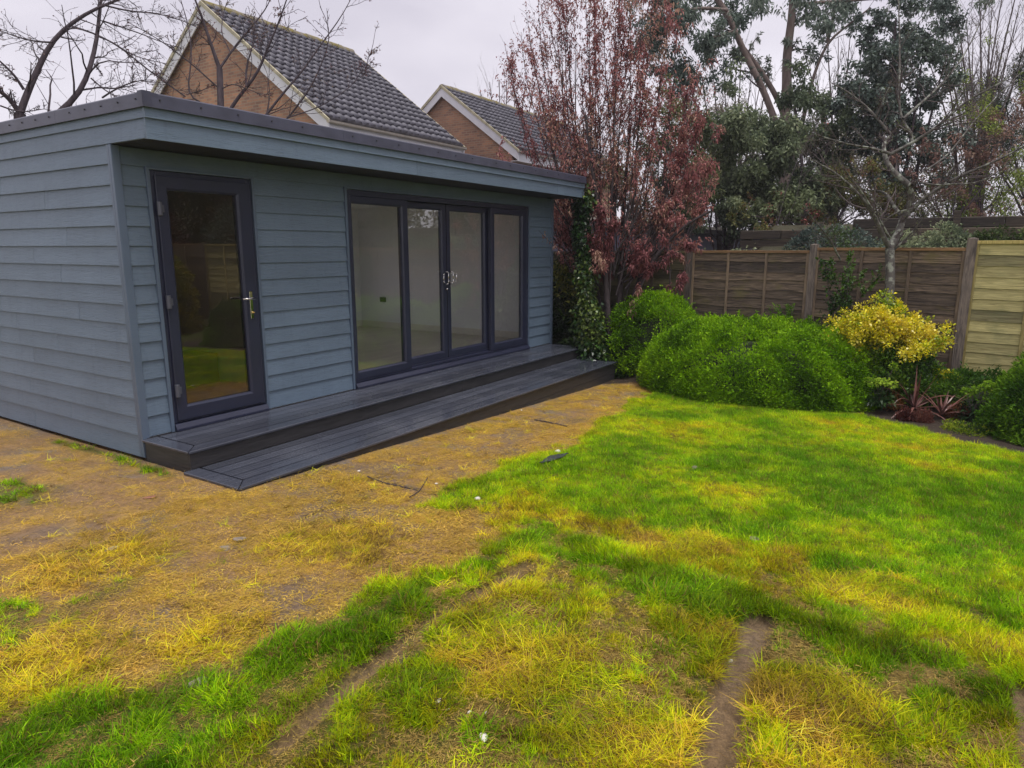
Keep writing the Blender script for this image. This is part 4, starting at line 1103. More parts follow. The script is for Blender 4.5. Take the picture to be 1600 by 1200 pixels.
# small heathers and perennials
def tuftplant(name, label, cat_, px, r, h, n, L, Wd, pal, seed, group=None, upb=.8):
    b0 = gp(*px); rng = np.random.default_rng(seed)
    o = thing(name, label, cat_, tuple(b0), group)
    d = nrm(rng.normal(size=(n, 3)) * [1, 1, .35] + [0, 0, .7]); p = b0 + d * np.array([r, r, h]) * rng.uniform(.25, 1, n)[:, None]; p[:, 2] = np.maximum(p[:, 2], b0[2] + .01)
    v, f = leaf_mesh(rng, p, nrm(d * .6 + rng.normal(size=(n, 3)) * .35 + [0, 0, upb]), L, Wd)
    mesh_np('foliage', v, f, M_['leaf'], o, tint=tints(rng, p, pal, [1] * len(pal), cl=4, seed=seed))
    st = np.repeat(b0[None, None], 14, 0).repeat(4, 1) + np.linspace(0, 1, 4)[None, :, None] * (nrm(rng.normal(size=(14, 3)) * [1, 1, .3] + [0, 0, .8]) * np.array([r, r, h]) * .8)[:, None, :]
    build_wood(o, [(st, np.full((14, 4), .003))], 'bark_twig', 'stems', (4,))
    return o
RED = [(.07, .022, .020), (.13, .042, .034), (.20, .08, .06)]
ORG = [(.16, .06, .02), (.30, .12, .04), (.42, .20, .07)]
tuftplant('heather', 'orange brown heather tuft at the left of the bare soil', 'heather', (1392, 640), .15, .26, 2200, .045, .009, ORG, 41, 'small heathers in the bed')
tuftplant('heather', 'dark red heather tuft in front of the taller cordyline', 'heather', (1415, 660), .12, .17, 1500, .04, .008, RED, 42, 'small heathers in the bed')
tuftplant('heather', 'dark red heather tuft by the lawn edge between the two cordylines', 'heather', (1440, 663), .11, .20, 1500, .04, .008, RED, 43, 'small heathers in the bed')
tuftplant('heather', 'reddish brown heather tuft below the shorter cordyline', 'heather', (1492, 655), .16, .20, 1700, .04, .008, [(.14, .04, .03), (.24, .10, .05)], 44, 'small heathers in the bed')
tuftplant('creeping_plant', 'low yellow green creeping plant over soil beside the corner conifer', 'plant', (1512, 678), .26, .12, 1500, .035, .015, [(.03, .07, .01), (.12, .20, .015), (.26, .32, .02)], 45, upb=.3)
tuftplant('creeping_plant', 'sparse yellow green plant on bare soil near the shorter cordyline', 'plant', (1488, 668), .12, .10, 350, .03, .016, [(.10, .16, .015), (.26, .32, .02)], 46, upb=.3)
def hellebore(px, seed, label, hs):
    b0 = gp(*px); rng = np.random.default_rng(seed); o = thing('hellebore', label, 'hellebore', tuple(b0), 'hellebores with lime flowers')
    n = 340; d = nrm(rng.normal(size=(n, 3)) * [1, 1, .4] + [0, 0, .4]); p = b0 + d * np.array([.17, .17, .20]) * rng.uniform(.3, 1, n)[:, None]; p[:, 2] = np.maximum(p[:, 2], b0[2] + .02)
    v, f = leaf_mesh(rng, p, nrm(d + rng.normal(size=(n, 3)) * .4), .085, .03, .3); mesh_np('foliage', v, f, M_['leaf_gloss'], o, tint=tints(rng, p, DGRN, [1, 1, 1, 1]))
    for i, (dx, dy, hh) in enumerate(hs):
        t = b0 + np.array([dx, dy, hh]); st = np.array([smooth_path([b0 + [0, 0, .05], (b0 + t) / 2 + [0, 0, .03], t], 6)]); build_wood(o, [(st, np.full((1, 6), .004))], 'bark_twig', 'stalk', (5,))
        n = 90; dd = nrm(rng.normal(size=(n, 3))); p = t + dd * rng.uniform(.01, .045, n)[:, None]; v, f = leaf_mesh(rng, p, dd, .028, .024)
        mesh_np('flower_head', v, f, M_['leaf'], o, tint=tints(rng, p, [(.22, .38, .02), (.40, .55, .05)], [1, 1]))
hellebore((1372, 630), 51, 'hellebore with a row of lime green flower heads against the mounded hedge', [(-.05, .12, .27), (-.05, .03, .27), (0, -.06, .27), (0, -.14, .25), (.15, -.12, .45)])
hellebore((1518, 652), 52, 'hellebore with tall lime green flower heads beside the corner conifer', [(0, .08, .30), (0, .02, .32), (.03, -.12, .40), (.0, -.16, .36), (-.02, -.07, .36)])

# ------------------------------------------------------------------ bare grey tree in front of the fence
D = 8.75
c2z = lambda pts: zc(1180, 0, 2.857, pts)
defs = [([(1384, 600), (1386, 520), (1388, 475), (1392, 430), (1390, 400), (1390, 388)], D, .064, .054),
 (c2z([(600, 1110), (570, 1060), (545, 990), (510, 920), (440, 850), (400, 800), (340, 760), (230, 700)]), (D, D - .4), .034, .006),
 (c2z([(600, 1110), (640, 1040), (660, 970)]), (D, D + .1), .052, .042),
 (c2z([(660, 975), (625, 930), (600, 890), (590, 860), (550, 850), (470, 850), (420, 820)]), (D + .1, D + .5), .028, .006),
 (c2z([(655, 985), (720, 910), (800, 850), (900, 790), (1000, 750), (1100, 710), (1200, 650), (1290, 610)]), (D + .1, D - .8), .030, .006),
 (c2z([(660, 980), (700, 880), (680, 815)]), (D + .1, D - .1), .040, .036),
 (c2z([(690, 830), (630, 780), (590, 740), (575, 680), (570, 640), (610, 600)]), (D - .1, D + .2), .040, .020),
 (c2z([(600, 690), (700, 640), (780, 590), (850, 540), (900, 480), (960, 430), (1050, 400), (1150, 340), (1250, 240)]), (D + .1, D - .6), .024, .004),
 (c2z([(610, 605), (570, 560), (540, 520), (480, 460), (400, 400), (340, 370)]), (D + .2, D + .5), .020, .006),
 (c2z([(600, 685), (520, 660), (440, 650), (330, 620), (270, 600)]), (D, D - .5), .018, .005),
 (c2z([(700, 600), (650, 545), (640, 480), (645, 350), (645, 200), (640, 0)]), (D + .2, D + .5), .018, .007),
 (c2z([(660, 530), (740, 460), (810, 400), (900, 300), (960, 200), (1050, 0)]), (D + .2, D + .6), .018, .005),
 (c2z([(740, 815), (800, 830), (880, 820), (1000, 820), (1080, 770), (1160, 700)]), (D - .2, D - .7), .013, .005),
 (c2z([(700, 640), (700, 600), (640, 560)]), D + .1, .018, .012),
 (c2z([(540, 520), (580, 430), (620, 340)]), (D + .2, D), .014, .004),
 (c2z([(760, 760), (860, 700), (960, 560), (1040, 470), (1200, 310)]), (D, D + .5), .013, .004),
 (c2z([(520, 930), (470, 850), (430, 800), (380, 730)]), (D - .2, D - .6), .014, .004),
 (c2z([(560, 1000), (620, 950), (700, 930), (800, 920), (900, 880)]), (D, D - .4), .012, .004),
 (c2z([(600, 1060), (540, 950), (540, 880)]), (D - .1, D - .3), .012, .005),
 (c2z([(620, 1115), (700, 1040), (760, 960), (820, 900)]), (D, D - .5), .014, .004),
 (c2z([(380, 1160), (340, 1080), (280, 1000), (240, 960)]), (D + .4, D - .2), .012, .006)]
L0 = traced(defs)
rng = np.random.default_rng(61)
sel = np.arange(1, len(defs))
L1 = spawn(rng, L0[0][sel], L0[1][sel] * 1.15, 18, .15, 1, (25, 65), (.16, .48), P=7, wander=.15, upf=.10, rr=.45, rmin=.0032)
L2 = spawn(rng, L1[0], L1[1], 6, .2, 1, (25, 65), (.25, .6), P=5, wander=.17, upf=.08, rr=.5, rmin=.0024)
t_ = thing('bare_tree', 'bare grey lichen spotted tree with forked trunk in front of the fence', 'tree', gpt(9.9, .7))
build_wood(t_, [L0], 'bark_grey', 'trunk', (10,)); build_wood(t_, [L1, L2], 'bark_twig', 'branches', (5, 3))
p, d = pts_along(rng, L2[0], 1, .4, 1); v, f = leaf_mesh(rng, p, nrm(d + rng.normal(size=p.shape) * .5), .018, .010); mesh_stuff('buds', v, f, M_['leaf'], t_, tint=tints(rng, p, [(.12, .10, .05), (.16, .20, .05)], [1, 1]))

# ------------------------------------------------------------------ bare trees behind the garden room
DL = 9.9
z7 = lambda pts: zc(0, 0, 4, pts)
defs = [([(28, 600), (28, 400), (31, 178)], DL, .10, .075),
 (z7([(128, 700), (170, 570), (230, 450), (290, 310), (360, 210), (450, 140), (560, 70), (640, 30), (740, 0), (850, -40)]), (DL, DL + .4), .050, .013),
 (z7([(120, 700), (60, 620), (0, 570), (-80, 520)]), (DL, DL - .4), .040, .02),
 (z7([(128, 900), (300, 760), (440, 650), (520, 560), (560, 440), (600, 290), (615, 160), (630, 0), (640, -80)]), (DL, DL + .6), .050, .020),
 (z7([(150, 560), (90, 470), (20, 400), (-50, 340)]), (DL, DL - .3), .022, .009),
 (z7([(640, 610), (700, 570), (780, 530), (880, 500), (960, 500)]), (DL + .5, DL), .014, .005),
 (z7([(330, 265), (220, 260), (100, 230), (0, 190), (-60, 170)]), DL, .014, .005),
 (z7([(450, 165), (570, 200), (640, 230), (760, 300), (880, 400), (1000, 490), (1150, 600)]), (DL + .2, DL + 1), .014, .005),
 (z7([(640, 30), (800, 70), (950, 80), (1100, 110), (1250, 180)]), (DL + .4, DL + 1.2), .014, .004),
 (z7([(620, 230), (700, 260), (800, 330), (900, 370), (1050, 400)]), (DL + .4, DL), .012, .004),
 (z7([(640, 130), (760, 170), (880, 210), (1000, 260), (1120, 300)]), (DL + .4, DL + .9), .012, .004),
 (z7([(570, 490), (650, 560), (720, 600), (820, 640)]), (DL + .4, DL), .012, .004),
 (z7([(590, 400), (640, 470)]), DL + .4, .012, .006), (z7([(0, 660), (80, 690), (160, 700), (280, 680)]), (DL - .3, DL), .012, .004)]
L0 = traced(defs); rng = np.random.default_rng(62)
sel = np.arange(1, len(defs))
L1 = spawn(rng, L0[0][sel], L0[1][sel], 16, .1, 1, (30, 75), (.20, .50), P=7, wander=.16, upf=.05, rr=.4, rmin=.0048)
L2 = spawn(rng, L1[0], L1[1], 6, .15, 1, (30, 70), (.25, .65), P=5, wander=.18, upf=.05, rr=.5, rmin=.0034)
t_ = thing('bare_tree', 'crooked bare dark tree rising behind the left end of the garden room', 'tree', (at(28, 600, DL)[0], at(28, 600, DL)[1], 0))
build_wood(t_, [L0], 'bark_dark', 'trunk', (9,)); build_wood(t_, [L1, L2], 'bark_dark', 'branches', (5, 3))
p, d = pts_along(rng, L2[0], 1, .3, 1); p = p[:900]; d = d[:900]; v, f = leaf_mesh(rng, p, nrm(d + rng.normal(size=p.shape) * .5), .03, .014); mesh_stuff('buds', v, f, M_['leaf'], t_, tint=tints(rng, p, [(.16, .07, .07), (.20, .13, .10)], [1, 1]))
DM = 11.6
z5 = lambda pts: zc(200, 0, 4, pts)
defs = [([(346, 420), (346, 260), (345, 165), (343, 107)], DM, .085, .050),
 (z5([(575, 440), (520, 280), (460, 100), (420, 0), (390, -80)]), (DM, DM - .3), .036, .012), (z5([(578, 420), (640, 330), (700, 250), (790, 150), (880, 30), (900, -40)]), (DM, DM + .4), .022, .006),
 (z5([(590, 800), (640, 665), (740, 550), (820, 450), (870, 300), (930, 180), (990, 0), (1010, -60)]), (DM, DM - .4), .034, .008),
 (z5([(700, 900), (880, 710), (950, 590), (1060, 490), (1150, 360), (1230, 240), (1330, 120), (1390, 0)]), (DM, DM + .5), .026, .006),
 (z5([(900, 850), (1000, 735), (1080, 640), (1160, 520), (1230, 350), (1280, 200), (1200, 40)]), (DM + .2, DM), .018, .005),
 (z5([(570, 700), (450, 640), (360, 605), (400, 380), (390, 200), (330, 0)]), (DM, DM + .4), .017, .007), (z5([(740, 545), (735, 430), (790, 250), (790, 100)]), (DM - .2, DM), .018, .005),
 (z5([(1000, 735), (1200, 670), (1400, 540), (1480, 410)]), (DM, DM + .5), .011, .004), (z5([(360, 605), (200, 490), (100, 420), (0, 330)]), (DM + .2, DM - .5), .013, .005),
 (z5([(560, 545), (400, 400), (200, 250), (60, 170), (0, 140)]), (DM, DM - .6), .014, .005), (z5([(1480, 470), (1490, 400), (1530, 290), (1545, 195)]), (DM + .5, DM + .6), .009, .003),
 (z5([(580, 560), (650, 520), (760, 560), (900, 620)]), (DM, DM - .3), .010, .004), (z5([(370, 590), (450, 570), (540, 530)]), DM, .009, .006),
 (z5([(940, 0), (960, 90), (930, 180)]), DM, .006, .004), (z5([(640, 330), (580, 200), (600, 60), (640, -40)]), (DM, DM + .3), .010, .004)]
L0 = traced(defs); rng = np.random.default_rng(63); sel = np.arange(1, len(defs))
L1 = spawn(rng, L0[0][sel], L0[1][sel], 13, .15, 1, (25, 65), (.14, .40), P=7, wander=.14, upf=.12, rr=.4, rmin=.0052)
L2 = spawn(rng, L1[0], L1[1], 5, .2, 1, (30, 70), (.2, .55), P=5, wander=.16, upf=.1, rr=.5, rmin=.0036)
t_ = thing('bare_tree', 'bare multi stemmed tree in front of the brick gable behind the garden room roof', 'tree', (at(346, 420, DM)[0], at(346, 420, DM)[1], 0))
build_wood(t_, [L0], 'bark_dark', 'trunk', (9,)); build_wood(t_, [L1, L2], 'bark_dark', 'branches', (5, 3))
p, d = pts_along(rng, L2[0], 2, .3, 1); v, f = leaf_mesh(rng, p, nrm(d + rng.normal(size=p.shape) * .5), .034, .016); mesh_stuff('buds', v, f, M_['leaf'], t_, tint=tints(rng, p, [(.20, .09, .09), (.24, .17, .11)], [1, 1]))

# ------------------------------------------------------------------ red leaved tree
DR = 11.0
rt_ = thing('red_leaved_tree', 'tall spreading tree covered in purplish red spring leaves beside the garden room', 'tree', gpt(10.35, 4.7))
defs = [([(955, 560), (948, 470), (945, 400), (935, 330), (925, 260), (915, 180)], (DR, DR), .055, .022),
 ([(975, 560), (985, 480), (1010, 420), (1040, 380), (1070, 350), (1110, 330)], (DR, DR - .3), .060, .018),
 ([(965, 560), (968, 470), (972, 380), (975, 300), (985, 200)], (DR + .1, DR + .3), .055, .020),
 ([(960, 560), (930, 440), (900, 380), (875, 330), (850, 290)], (DR + .1, DR + 1.3), .036, .012),
 ([(985, 480), (1010, 400), (1030, 320), (1050, 230)], (DR, DR + .4), .040, .014),
 ([(1040, 380), (1048, 420), (1045, 470), (1052, 545)], (DR - .1, DR - .3), .010, .004), ([(1050, 385), (1075, 410), (1060, 450)], (DR - .1, DR - .3), .008, .004), ([(1025, 400), (1005, 440), (985, 490)], (DR - .1, DR - .4), .008, .004)]
LA = traced(defs)
rng = np.random.default_rng(64)
tops = [(785 + (1105 - 785) * i / 41 + rng.normal() * 9, None) for i in range(42)]
dd_ = []
for i, (u, _) in enumerate(tops):
    q = (u - 800) / 300
    vtop = -70 + 200 * max(0, (u - 1000) / 100) ** 1.4 + 130 * max(0, (880 - u) / 90) ** 1.3 + rng.uniform(-25, 90)
    if i % 5 == 0: vtop += rng.uniform(80, 180)
    bx = 950 + (u - 950) * .18 + rng.normal() * 6; by = 430 + rng.normal() * 30
    mx_ = 950 + (u - 950) * .72 + rng.normal() * 8; my = by + (vtop - by) * .48
    dz = rng.uniform(-.8, 1.1) if u > 930 else rng.uniform(.5, 1.5)
    dd_.append(([(bx, by), ((bx + mx_) / 2 + (u - 950) * .08, (by + my) / 2 + 10), (mx_, my), (u * .7 + mx_ * .3 + rng.normal() * 4, (vtop * .6 + my * .4)), (u, vtop)], (DR + dz * .1, DR + dz), .016, .0035))
for (u, vv) in ((1125, 200), (1110, 260), (1095, 330), (1112, 150), (1090, 375), (835, 240), (830, 300), (870, 330), (1120, 235), (1070, 340), (1000, 330), (930, 400), (880, 370), (905, 420), (1060, 300), (1085, 380), (1020, 360), (960, 350), (920, 370), (940, 330), (1010, 400), (950, 430), (1040, 350), (890, 350)):
    bx = 985 if u > 970 else 940; dd_.append(([(bx, 430), ((bx + u) / 2, (400 + vv) / 2 + 15), (u, vv)], ((DR, DR + rng.uniform(-.9, .6)) if u > 905 else (DR + .6, DR + 1.5)), .012, .004))
LB = traced(dd_)
L1 = spawn(rng, LB[0], LB[1], 18, .12, 1, (18, 60), (.12, .30), P=6, wander=.10, upf=.22, rr=.5, rmin=.0022)
build_wood(rt_, [LA, LB], 'bark_red', 'trunk', (9, 6)); build_wood(rt_, [L1], 'bark_red', 'branches', (4,))
p0, d0 = pts_along(rng, LB[0], 250, .25, 1); p1, d1 = pts_along(rng, L1[0], 47, .05, 1); p2, d2 = pts_along(rng, LA[0][5:], 1300, .1, 1)
p = np.vstack([p0, p1, p2]); d = np.vstack([d0, d1, d2])
# leaves sit in bunches: gather them to nodes along the shoots
node = np.round((p[:, 2] * 1.0 + p[:, 0] + p[:, 1]) * 11) / 11; off = (node - (p[:, 2] + p[:, 0] + p[:, 1]))[:, None] * d * .7
p = p + off + rng.normal(size=p.shape) * .026
keep = fbm(p[:, 0] * 1.0 + p[:, 2] * .5, p[:, 1] * 1.0 - p[:, 2] * .5, 2.6, 77, 3) > .40
p = p[keep]; d = d[keep]
v, f = leaf_mesh(rng, p, nrm(d * .35 + rng.normal(size=p.shape) * .75 + [0, 0, .1]), .060, .024, .6)
mesh_np('foliage', v, f, M_['leaf'], rt_, tint=tints(rng, p, [(.20, .072, .075), (.32, .120, .120), (.41, .185, .160), (.46, .29, .21)], [1.5, 4, 4, 2], cl=1.6))
# ivy climbing the left stem
iv = thing('ivy', 'dark green ivy climbing the left stem of the red leaved tree', 'ivy', gpt(10.6, 5.1))
rng = np.random.default_rng(65); col_ = smooth_path([at(930, 575, DR - .1), at(918, 480, DR - .1), at(912, 400, DR), at(908, 350, DR), at(912, 305, DR)], 40)
k = rng.integers(0, 40, 5200); rad_ = .10 + .16 * sstep(20, 0, k) + .05 * np.sin(k * .7); dd = nrm(rng.normal(size=(5200, 3)) * [1, 1, .5]); p = col_[k] + dd * (rad_ * rng.uniform(.5, 1.15, 5200))[:, None] + rng.normal(size=(5200, 3)) * [.03, .03, .05]
v, f = leaf_mesh(rng, p, nrm(dd + rng.normal(size=p.shape) * .5 - [0, 0, .4]), .055, .048, .3); mesh_np('foliage', v, f, M_['leaf_gloss'], iv, tint=tints(rng, p, [(.012, .035, .010), (.022, .060, .014), (.05, .11, .02), (.12, .17, .03)], [3, 3, 2, 1]))
mesh_np('stems', *tube_mesh(col_[None, ::3], np.full((1, 14), .05), 7), M_['core'], iv, smooth=True)
iv2 = shrub('ivy', 'ivy and undergrowth around the foot of the red leaved tree', 'ivy', gpt(10.7, 4.95, 0), (.42, .50, 1.05), 60, 6000, .055, .040, [(.012, .032, .010), (.03, .065, .012), (.07, .12, .02), (.24, .24, .04)], [3, 3, 2, .6], 'leaf_gloss', spike=.3, clump_r=.17, seed=66, upb=-.2, droop=.3)

# ------------------------------------------------------------------ trees beyond the fence
def blob_foliage(rng, cs, rs, n, L, Wd, pal, wts, dens=None, sq=(1, 1, .8), hang=.2, cl=.6, holes=.42):
    cs = np.array(cs); rs = np.array(rs); w = rs ** 2; k = rng.choice(len(cs), n, p=w / w.sum())
    d = nrm(rng.normal(size=(n, 3))); p = cs[k] + d * (rs[k] * rng.uniform(0, 1, n) ** .45)[:, None] * np.array(sq)
    keep = fbm(p[:, 0] + p[:, 2] * .8, p[:, 1] - p[:, 2] * .7, 3.4, 91, 2) > holes + .07; p = p[keep]; d = d[keep]
    v, f = leaf_mesh(rng, p, nrm(d * .3 + rng.normal(size=p.shape) * .7 - [0, 0, hang]), L, Wd, .2)
    return v, f, tints(rng, p, pal, wts, cl=cl, seed=9)
EUC = [(.085, .120, .10), (.13, .175, .142), (.19, .245, .19), (.28, .32, .26)]
z4 = lambda pts: zc(1100, 0, 5, pts)
DE = 19.0
eu = thing('eucalyptus_tree', 'tall eucalyptus with pinkish bare leaning trunks and grey green leaf clumps', 'tree', (at(1226, 330, DE)[0], at(1226, 330, DE)[1], 2.2))
defs = [([(1224, 345), (1226, 260), (1227, 175)], DE, .17, .14), (z4([(635, 880), (650, 700), (645, 560), (650, 380), (680, 200), (695, 0), (700, -120)]), (DE, DE - .3), .145, .09),
 (z4([(630, 1150), (570, 980), (520, 850), (440, 640), (350, 490), (290, 350), (230, 220), (180, 80), (110, 0), (40, -90)]), (DE - .3, DE - .6), .095, .07),
 (z4([(640, 950), (580, 780), (500, 640), (420, 520), (330, 400), (290, 350)]), (DE + .1, DE - .5), .08, .055),
 (z4([(760, 1000), (830, 680), (880, 520), (960, 330), (1020, 260), (1130, 210), (1200, 130), (1300, 60)]), (DE + .4, DE), .06, .022), (z4([(960, 330), (1000, 200), (1020, 80), (1040, -60)]), (DE + .3, DE), .05, .03),
 (z4([(690, 40), (900, 20), (1200, 0), (1500, -20)]), (DE - .3, DE - 1), .05, .02), (z4([(180, 80), (0, 60), (-150, 80), (-300, 40)]), (DE - .6, DE - 1.2), .05, .02), (z4([(240, 240), (50, 300), (-60, 360)]), (DE - .6, DE - 1), .035, .012)]
L0 = traced(defs); rng = np.random.default_rng(71)
L1 = spawn(rng, L0[0][1:], L0[1][1:], 7, .3, 1, (30, 70), (.15, .35), P=7, wander=.15, upf=.05, rr=.35, rmin=.006)
L2 = spawn(rng, L1[0], L1[1], 5, .3, 1, (30, 70), (.25, .55), P=5, wander=.2, upf=-.05, rr=.5, rmin=.004)
build_wood(eu, [L0], 'bark_euc', 'trunk', (10,)); build_wood(eu, [L1, L2], 'bark_twig', 'branches', (5, 3))
cl_px = [(1010, 20, 46), (1055, 60, 52), (1100, 25, 50), (1085, 95, 46), (1040, 5, 40), (1130, 75, 36), (1010, 90, 34), (1060, 120, 32), (1120, 120, 26), (1160, 12, 26), (1190, 5, 20), (1140, 40, 24), (1255, 25, 22), (1285, 45, 24), (1270, 80, 18), (1300, 15, 30), (1345, 15, 34), (1240, 60, 14), (1238, 95, 12), (1395, 20, 34), (1440, 30, 36), (1480, 25, 38), (1430, 70, 32), (1480, 60, 26), (1380, 70, 26), (1520, 10, 28), (1180, -40, 60), (1080, -50, 70), (1300, -50, 80), (1430, -50, 80), (1000, -40, 50), (1340, 90, 14), (1245, 130, 13)]
cs = [at(u, v, DE - .6 + rng.uniform(-1, 1)) for u, v, r in cl_px]; rs = [r * DE / FPX for u, v, r in cl_px]
sub_c, sub_r = [], []
for c_, r_ in zip(cs, rs):
    for _ in range(9): sub_c.append(c_ + nrm(rng.normal(size=(1, 3)))[0] * r_ * .75); sub_r.append(r_ * .36)
v, f, t = blob_foliage(rng, sub_c, sub_r, 42000, .13, .045, EUC, [3, 3, 2, 1], hang=.6, holes=.42)
p, d = pts_along(rng, L2[0], 12, .2, 1); v2, f2 = leaf_mesh(rng, p, nrm(d + rng.normal(size=p.shape) - [0, 0, .5]), .115, .036); t2 = tints(rng, p, EUC, [3, 3, 2, 1])
mesh_np('foliage', np.vstack([v, v2]), np.vstack([f, f2 + len(v)]), M_['leaf'], eu, tint=np.vstack([t, t2]))

def px_tree(name, label, cat_, base_px, d, clumps, n, L, Wd, pal, wts, seed, trunk_r=.06, hang=.1, holes=.42, sub=8, nl=6, mat='leaf', bark_='bark_dark', group=None, tr_paths=None):
    rng = np.random.default_rng(seed); b0 = at(*base_px, d); b0[2] = float(base_h(b0[0], b0[1]))
    o = thing(name, label, cat_, tuple(b0), group)
    cs = np.array([at(u, v, d + rng.uniform(-.7, .7)) for u, v, r in clumps]); rs = np.array([r * d / FPX for u, v, r in clumps])
    order = rng.permutation(len(cs))[:nl]; top = cs[np.argmax(cs[:, 2])]
    ps = [smooth_path([b0 - [0, 0, .1], b0 * .5 + top * .5 + rng.normal(size=3) * .15, top], 12)]; rr_ = [np.linspace(trunk_r, trunk_r * .25, 12)]
    for k in order:
        m_ = b0 * .45 + cs[k] * .55; m_[2] = b0[2] * .55 + cs[k][2] * .45; ps.append(smooth_path([b0 - [0, 0, .1], b0 * .75 + cs[k] * .25 + rng.normal(size=3) * .1, m_, cs[k]], 12)); rr_.append(np.linspace(trunk_r * .6, trunk_r * .15, 12))
    L0 = (np.array(ps), np.array(rr_)); L1 = spawn(rng, L0[0], L0[1], 9, .3, 1, (25, 65), (.12, .32), P=6, wander=.15, upf=.1, rr=.4, rmin=.005); L2 = spawn(rng, L1[0], L1[1], 5, .2, 1, (25, 65), (.25, .5), P=5, wander=.18, upf=.05, rr=.5, rmin=.0035)
    build_wood(o, [L0], bark_, 'trunk', (8,)); build_wood(o, [L1, L2], 'bark_twig', 'branches', (4, 3))
    sc_, sr_ = [], []
    for c_, r_ in zip(cs, rs):
        for _ in range(sub): sc_.append(c_ + rng.normal(size=3) * r_ * .75); sr_.append(r_ * rng.uniform(.35, .75))
    if n:
        v, f, t = blob_foliage(rng, sc_, sr_, n, L, Wd, pal, wts, hang=hang, holes=holes)
        mesh_np('foliage', v, f, M_[mat], o, tint=t)
    return o
PXT = []
HOL = [(.105, .140, .085), (.165, .205, .115), (.24, .285, .16), (.36, .40, .23)]
DKB = [(.070, .098, .084), (.11, .150, .126), (.17, .215, .17)]
G = 'trees and bushes beyond the fence'
grs = np.random.default_rng(5)
for i, (u0, u1, v0, v1, dd, nn, pal, lab) in enumerate([(985, 1190, 150, 370, 22, 24000, [(.13, .14, .09), (.21, .22, .13), (.30, .31, .18), (.26, .20, .15)], 'soft olive twiggy thicket behind the red leaved tree'),
    (1150, 1380, 170, 365, 20.5, 34000, [(.15, .17, .12), (.21, .235, .15), (.29, .32, .20), (.36, .31, .24)], 'grey green thicket behind the eucalyptus trunks'),
    (1340, 1620, 200, 350, 21, 28000, [(.12, .13, .085), (.20, .20, .13), (.28, .30, .15), (.30, .20, .16)], 'brown and olive thicket behind the sleeper wall')]):
    cl__ = [(grs.uniform(u0, u1), v0 + (v1 - v0) * grs.uniform(0, 1) ** .8, grs.uniform(18, 34)) for _ in range(46)]
    PXT.append((lab, ((u0 + u1) / 2, 370), dd, cl__, nn, pal, 180 + i))
px_tree('evergreen_tree', 'mid green leafy evergreen behind the fence right of the red tree', 'tree', (1150, 380), 16.5, [(1120, 170, 34), (1150, 210, 40), (1110, 240, 36), (1170, 260, 40), (1140, 290, 40), (1180, 310, 34), (1130, 330, 30), (1090, 210, 26), (1195, 225, 30), (1160, 340, 26)], 34500, .10, .05, HOL, [2, 3, 3, 2], 81, holes=.37, hang=.3, group=G)
px_tree('evergreen_tree', 'dark leafy evergreen below the eucalyptus trunks', 'tree', (1250, 380), 16.0, [(1240, 150, 30), (1270, 180, 32), (1230, 220, 36), (1270, 240, 36), (1220, 265, 34), (1250, 290, 40), (1215, 310, 30), (1280, 310, 34), (1300, 260, 26), (1240, 335, 34), (1300, 200, 22)], 34500, .10, .05, HOL[:3] + [(.19, .23, .11)], [3, 3, 2, 1], 82, holes=.36, hang=.2, group=G)
px_tree('holly_tree', 'tall dark blue green holly behind the bare grey tree', 'tree', (1400, 375), 15.9, [(1400, 30, 26), (1420, 60, 32), (1380, 90, 30), (1440, 100, 34), (1405, 130, 38), (1370, 140, 34), (1430, 160, 38), (1390, 190, 40), (1350, 170, 26), (1440, 210, 34), (1400, 240, 36), (1350, 230, 30), (1470, 50, 24), (1360, 50, 20), (1430, 270, 26), (1475, 100, 20)], 39100, .085, .055, DKB + [(.07, .10, .06)], [3, 4, 3, 1], 83, trunk_r=.09, holes=.37, mat='leaf_gloss', group=G)
px_tree('conifer_tree', 'blue green pine at the right edge beyond the pale fence panel', 'tree', (1610, 370), 19, [(1540, 175, 26), (1570, 145, 30), (1600, 170, 36), (1580, 200, 32), (1540, 215, 26), (1620, 130, 40), (1560, 235, 28), (1600, 240, 34), (1520, 150, 16), (1590, 120, 24), (1640, 200, 40)], 39100, .10, .016, [(.020, .038, .026), (.04, .066, .034), (.07, .10, .045)], [2, 3, 2], 84, holes=.36, mat='needle', group=G)
px_tree('copper_bush', 'reddish brown budding bush above the sleeper wall on the right', 'bush', (1490, 335), 15.6, [(1440, 230, 22), (1470, 215, 26), (1500, 240, 28), (1530, 210, 28), (1560, 190, 26), (1480, 270, 28), (1440, 275, 24), (1530, 260, 26), (1570, 230, 22), (1590, 180, 22), (1450, 300, 22), (1500, 300, 24), (1600, 330, 20), (1550, 330, 22)], 11959, .075, .035, [(.20, .115, .095), (.29, .17, .135), (.36, .25, .18)], [1, 2, 1], 85, trunk_r=.03, holes=.40, nl=10, group=G)
px_tree('yellow_green_bush', 'thin yellow green budding bush above the sleeper wall at the far right', 'bush', (1540, 340), 16.2, [(1500, 190, 24), (1530, 280, 30), (1580, 260, 28), (1560, 300, 30), (1600, 300, 32), (1510, 320, 26), (1550, 325, 26), (1480, 320, 22), (1600, 150, 20), (1520, 130, 26), (1540, 170, 22)], 11959, .06, .03, [(.13, .18, .03), (.22, .30, .05), (.36, .42, .10)], [1, 2, 1], 86, trunk_r=.03, holes=.40, nl=10, group=G)
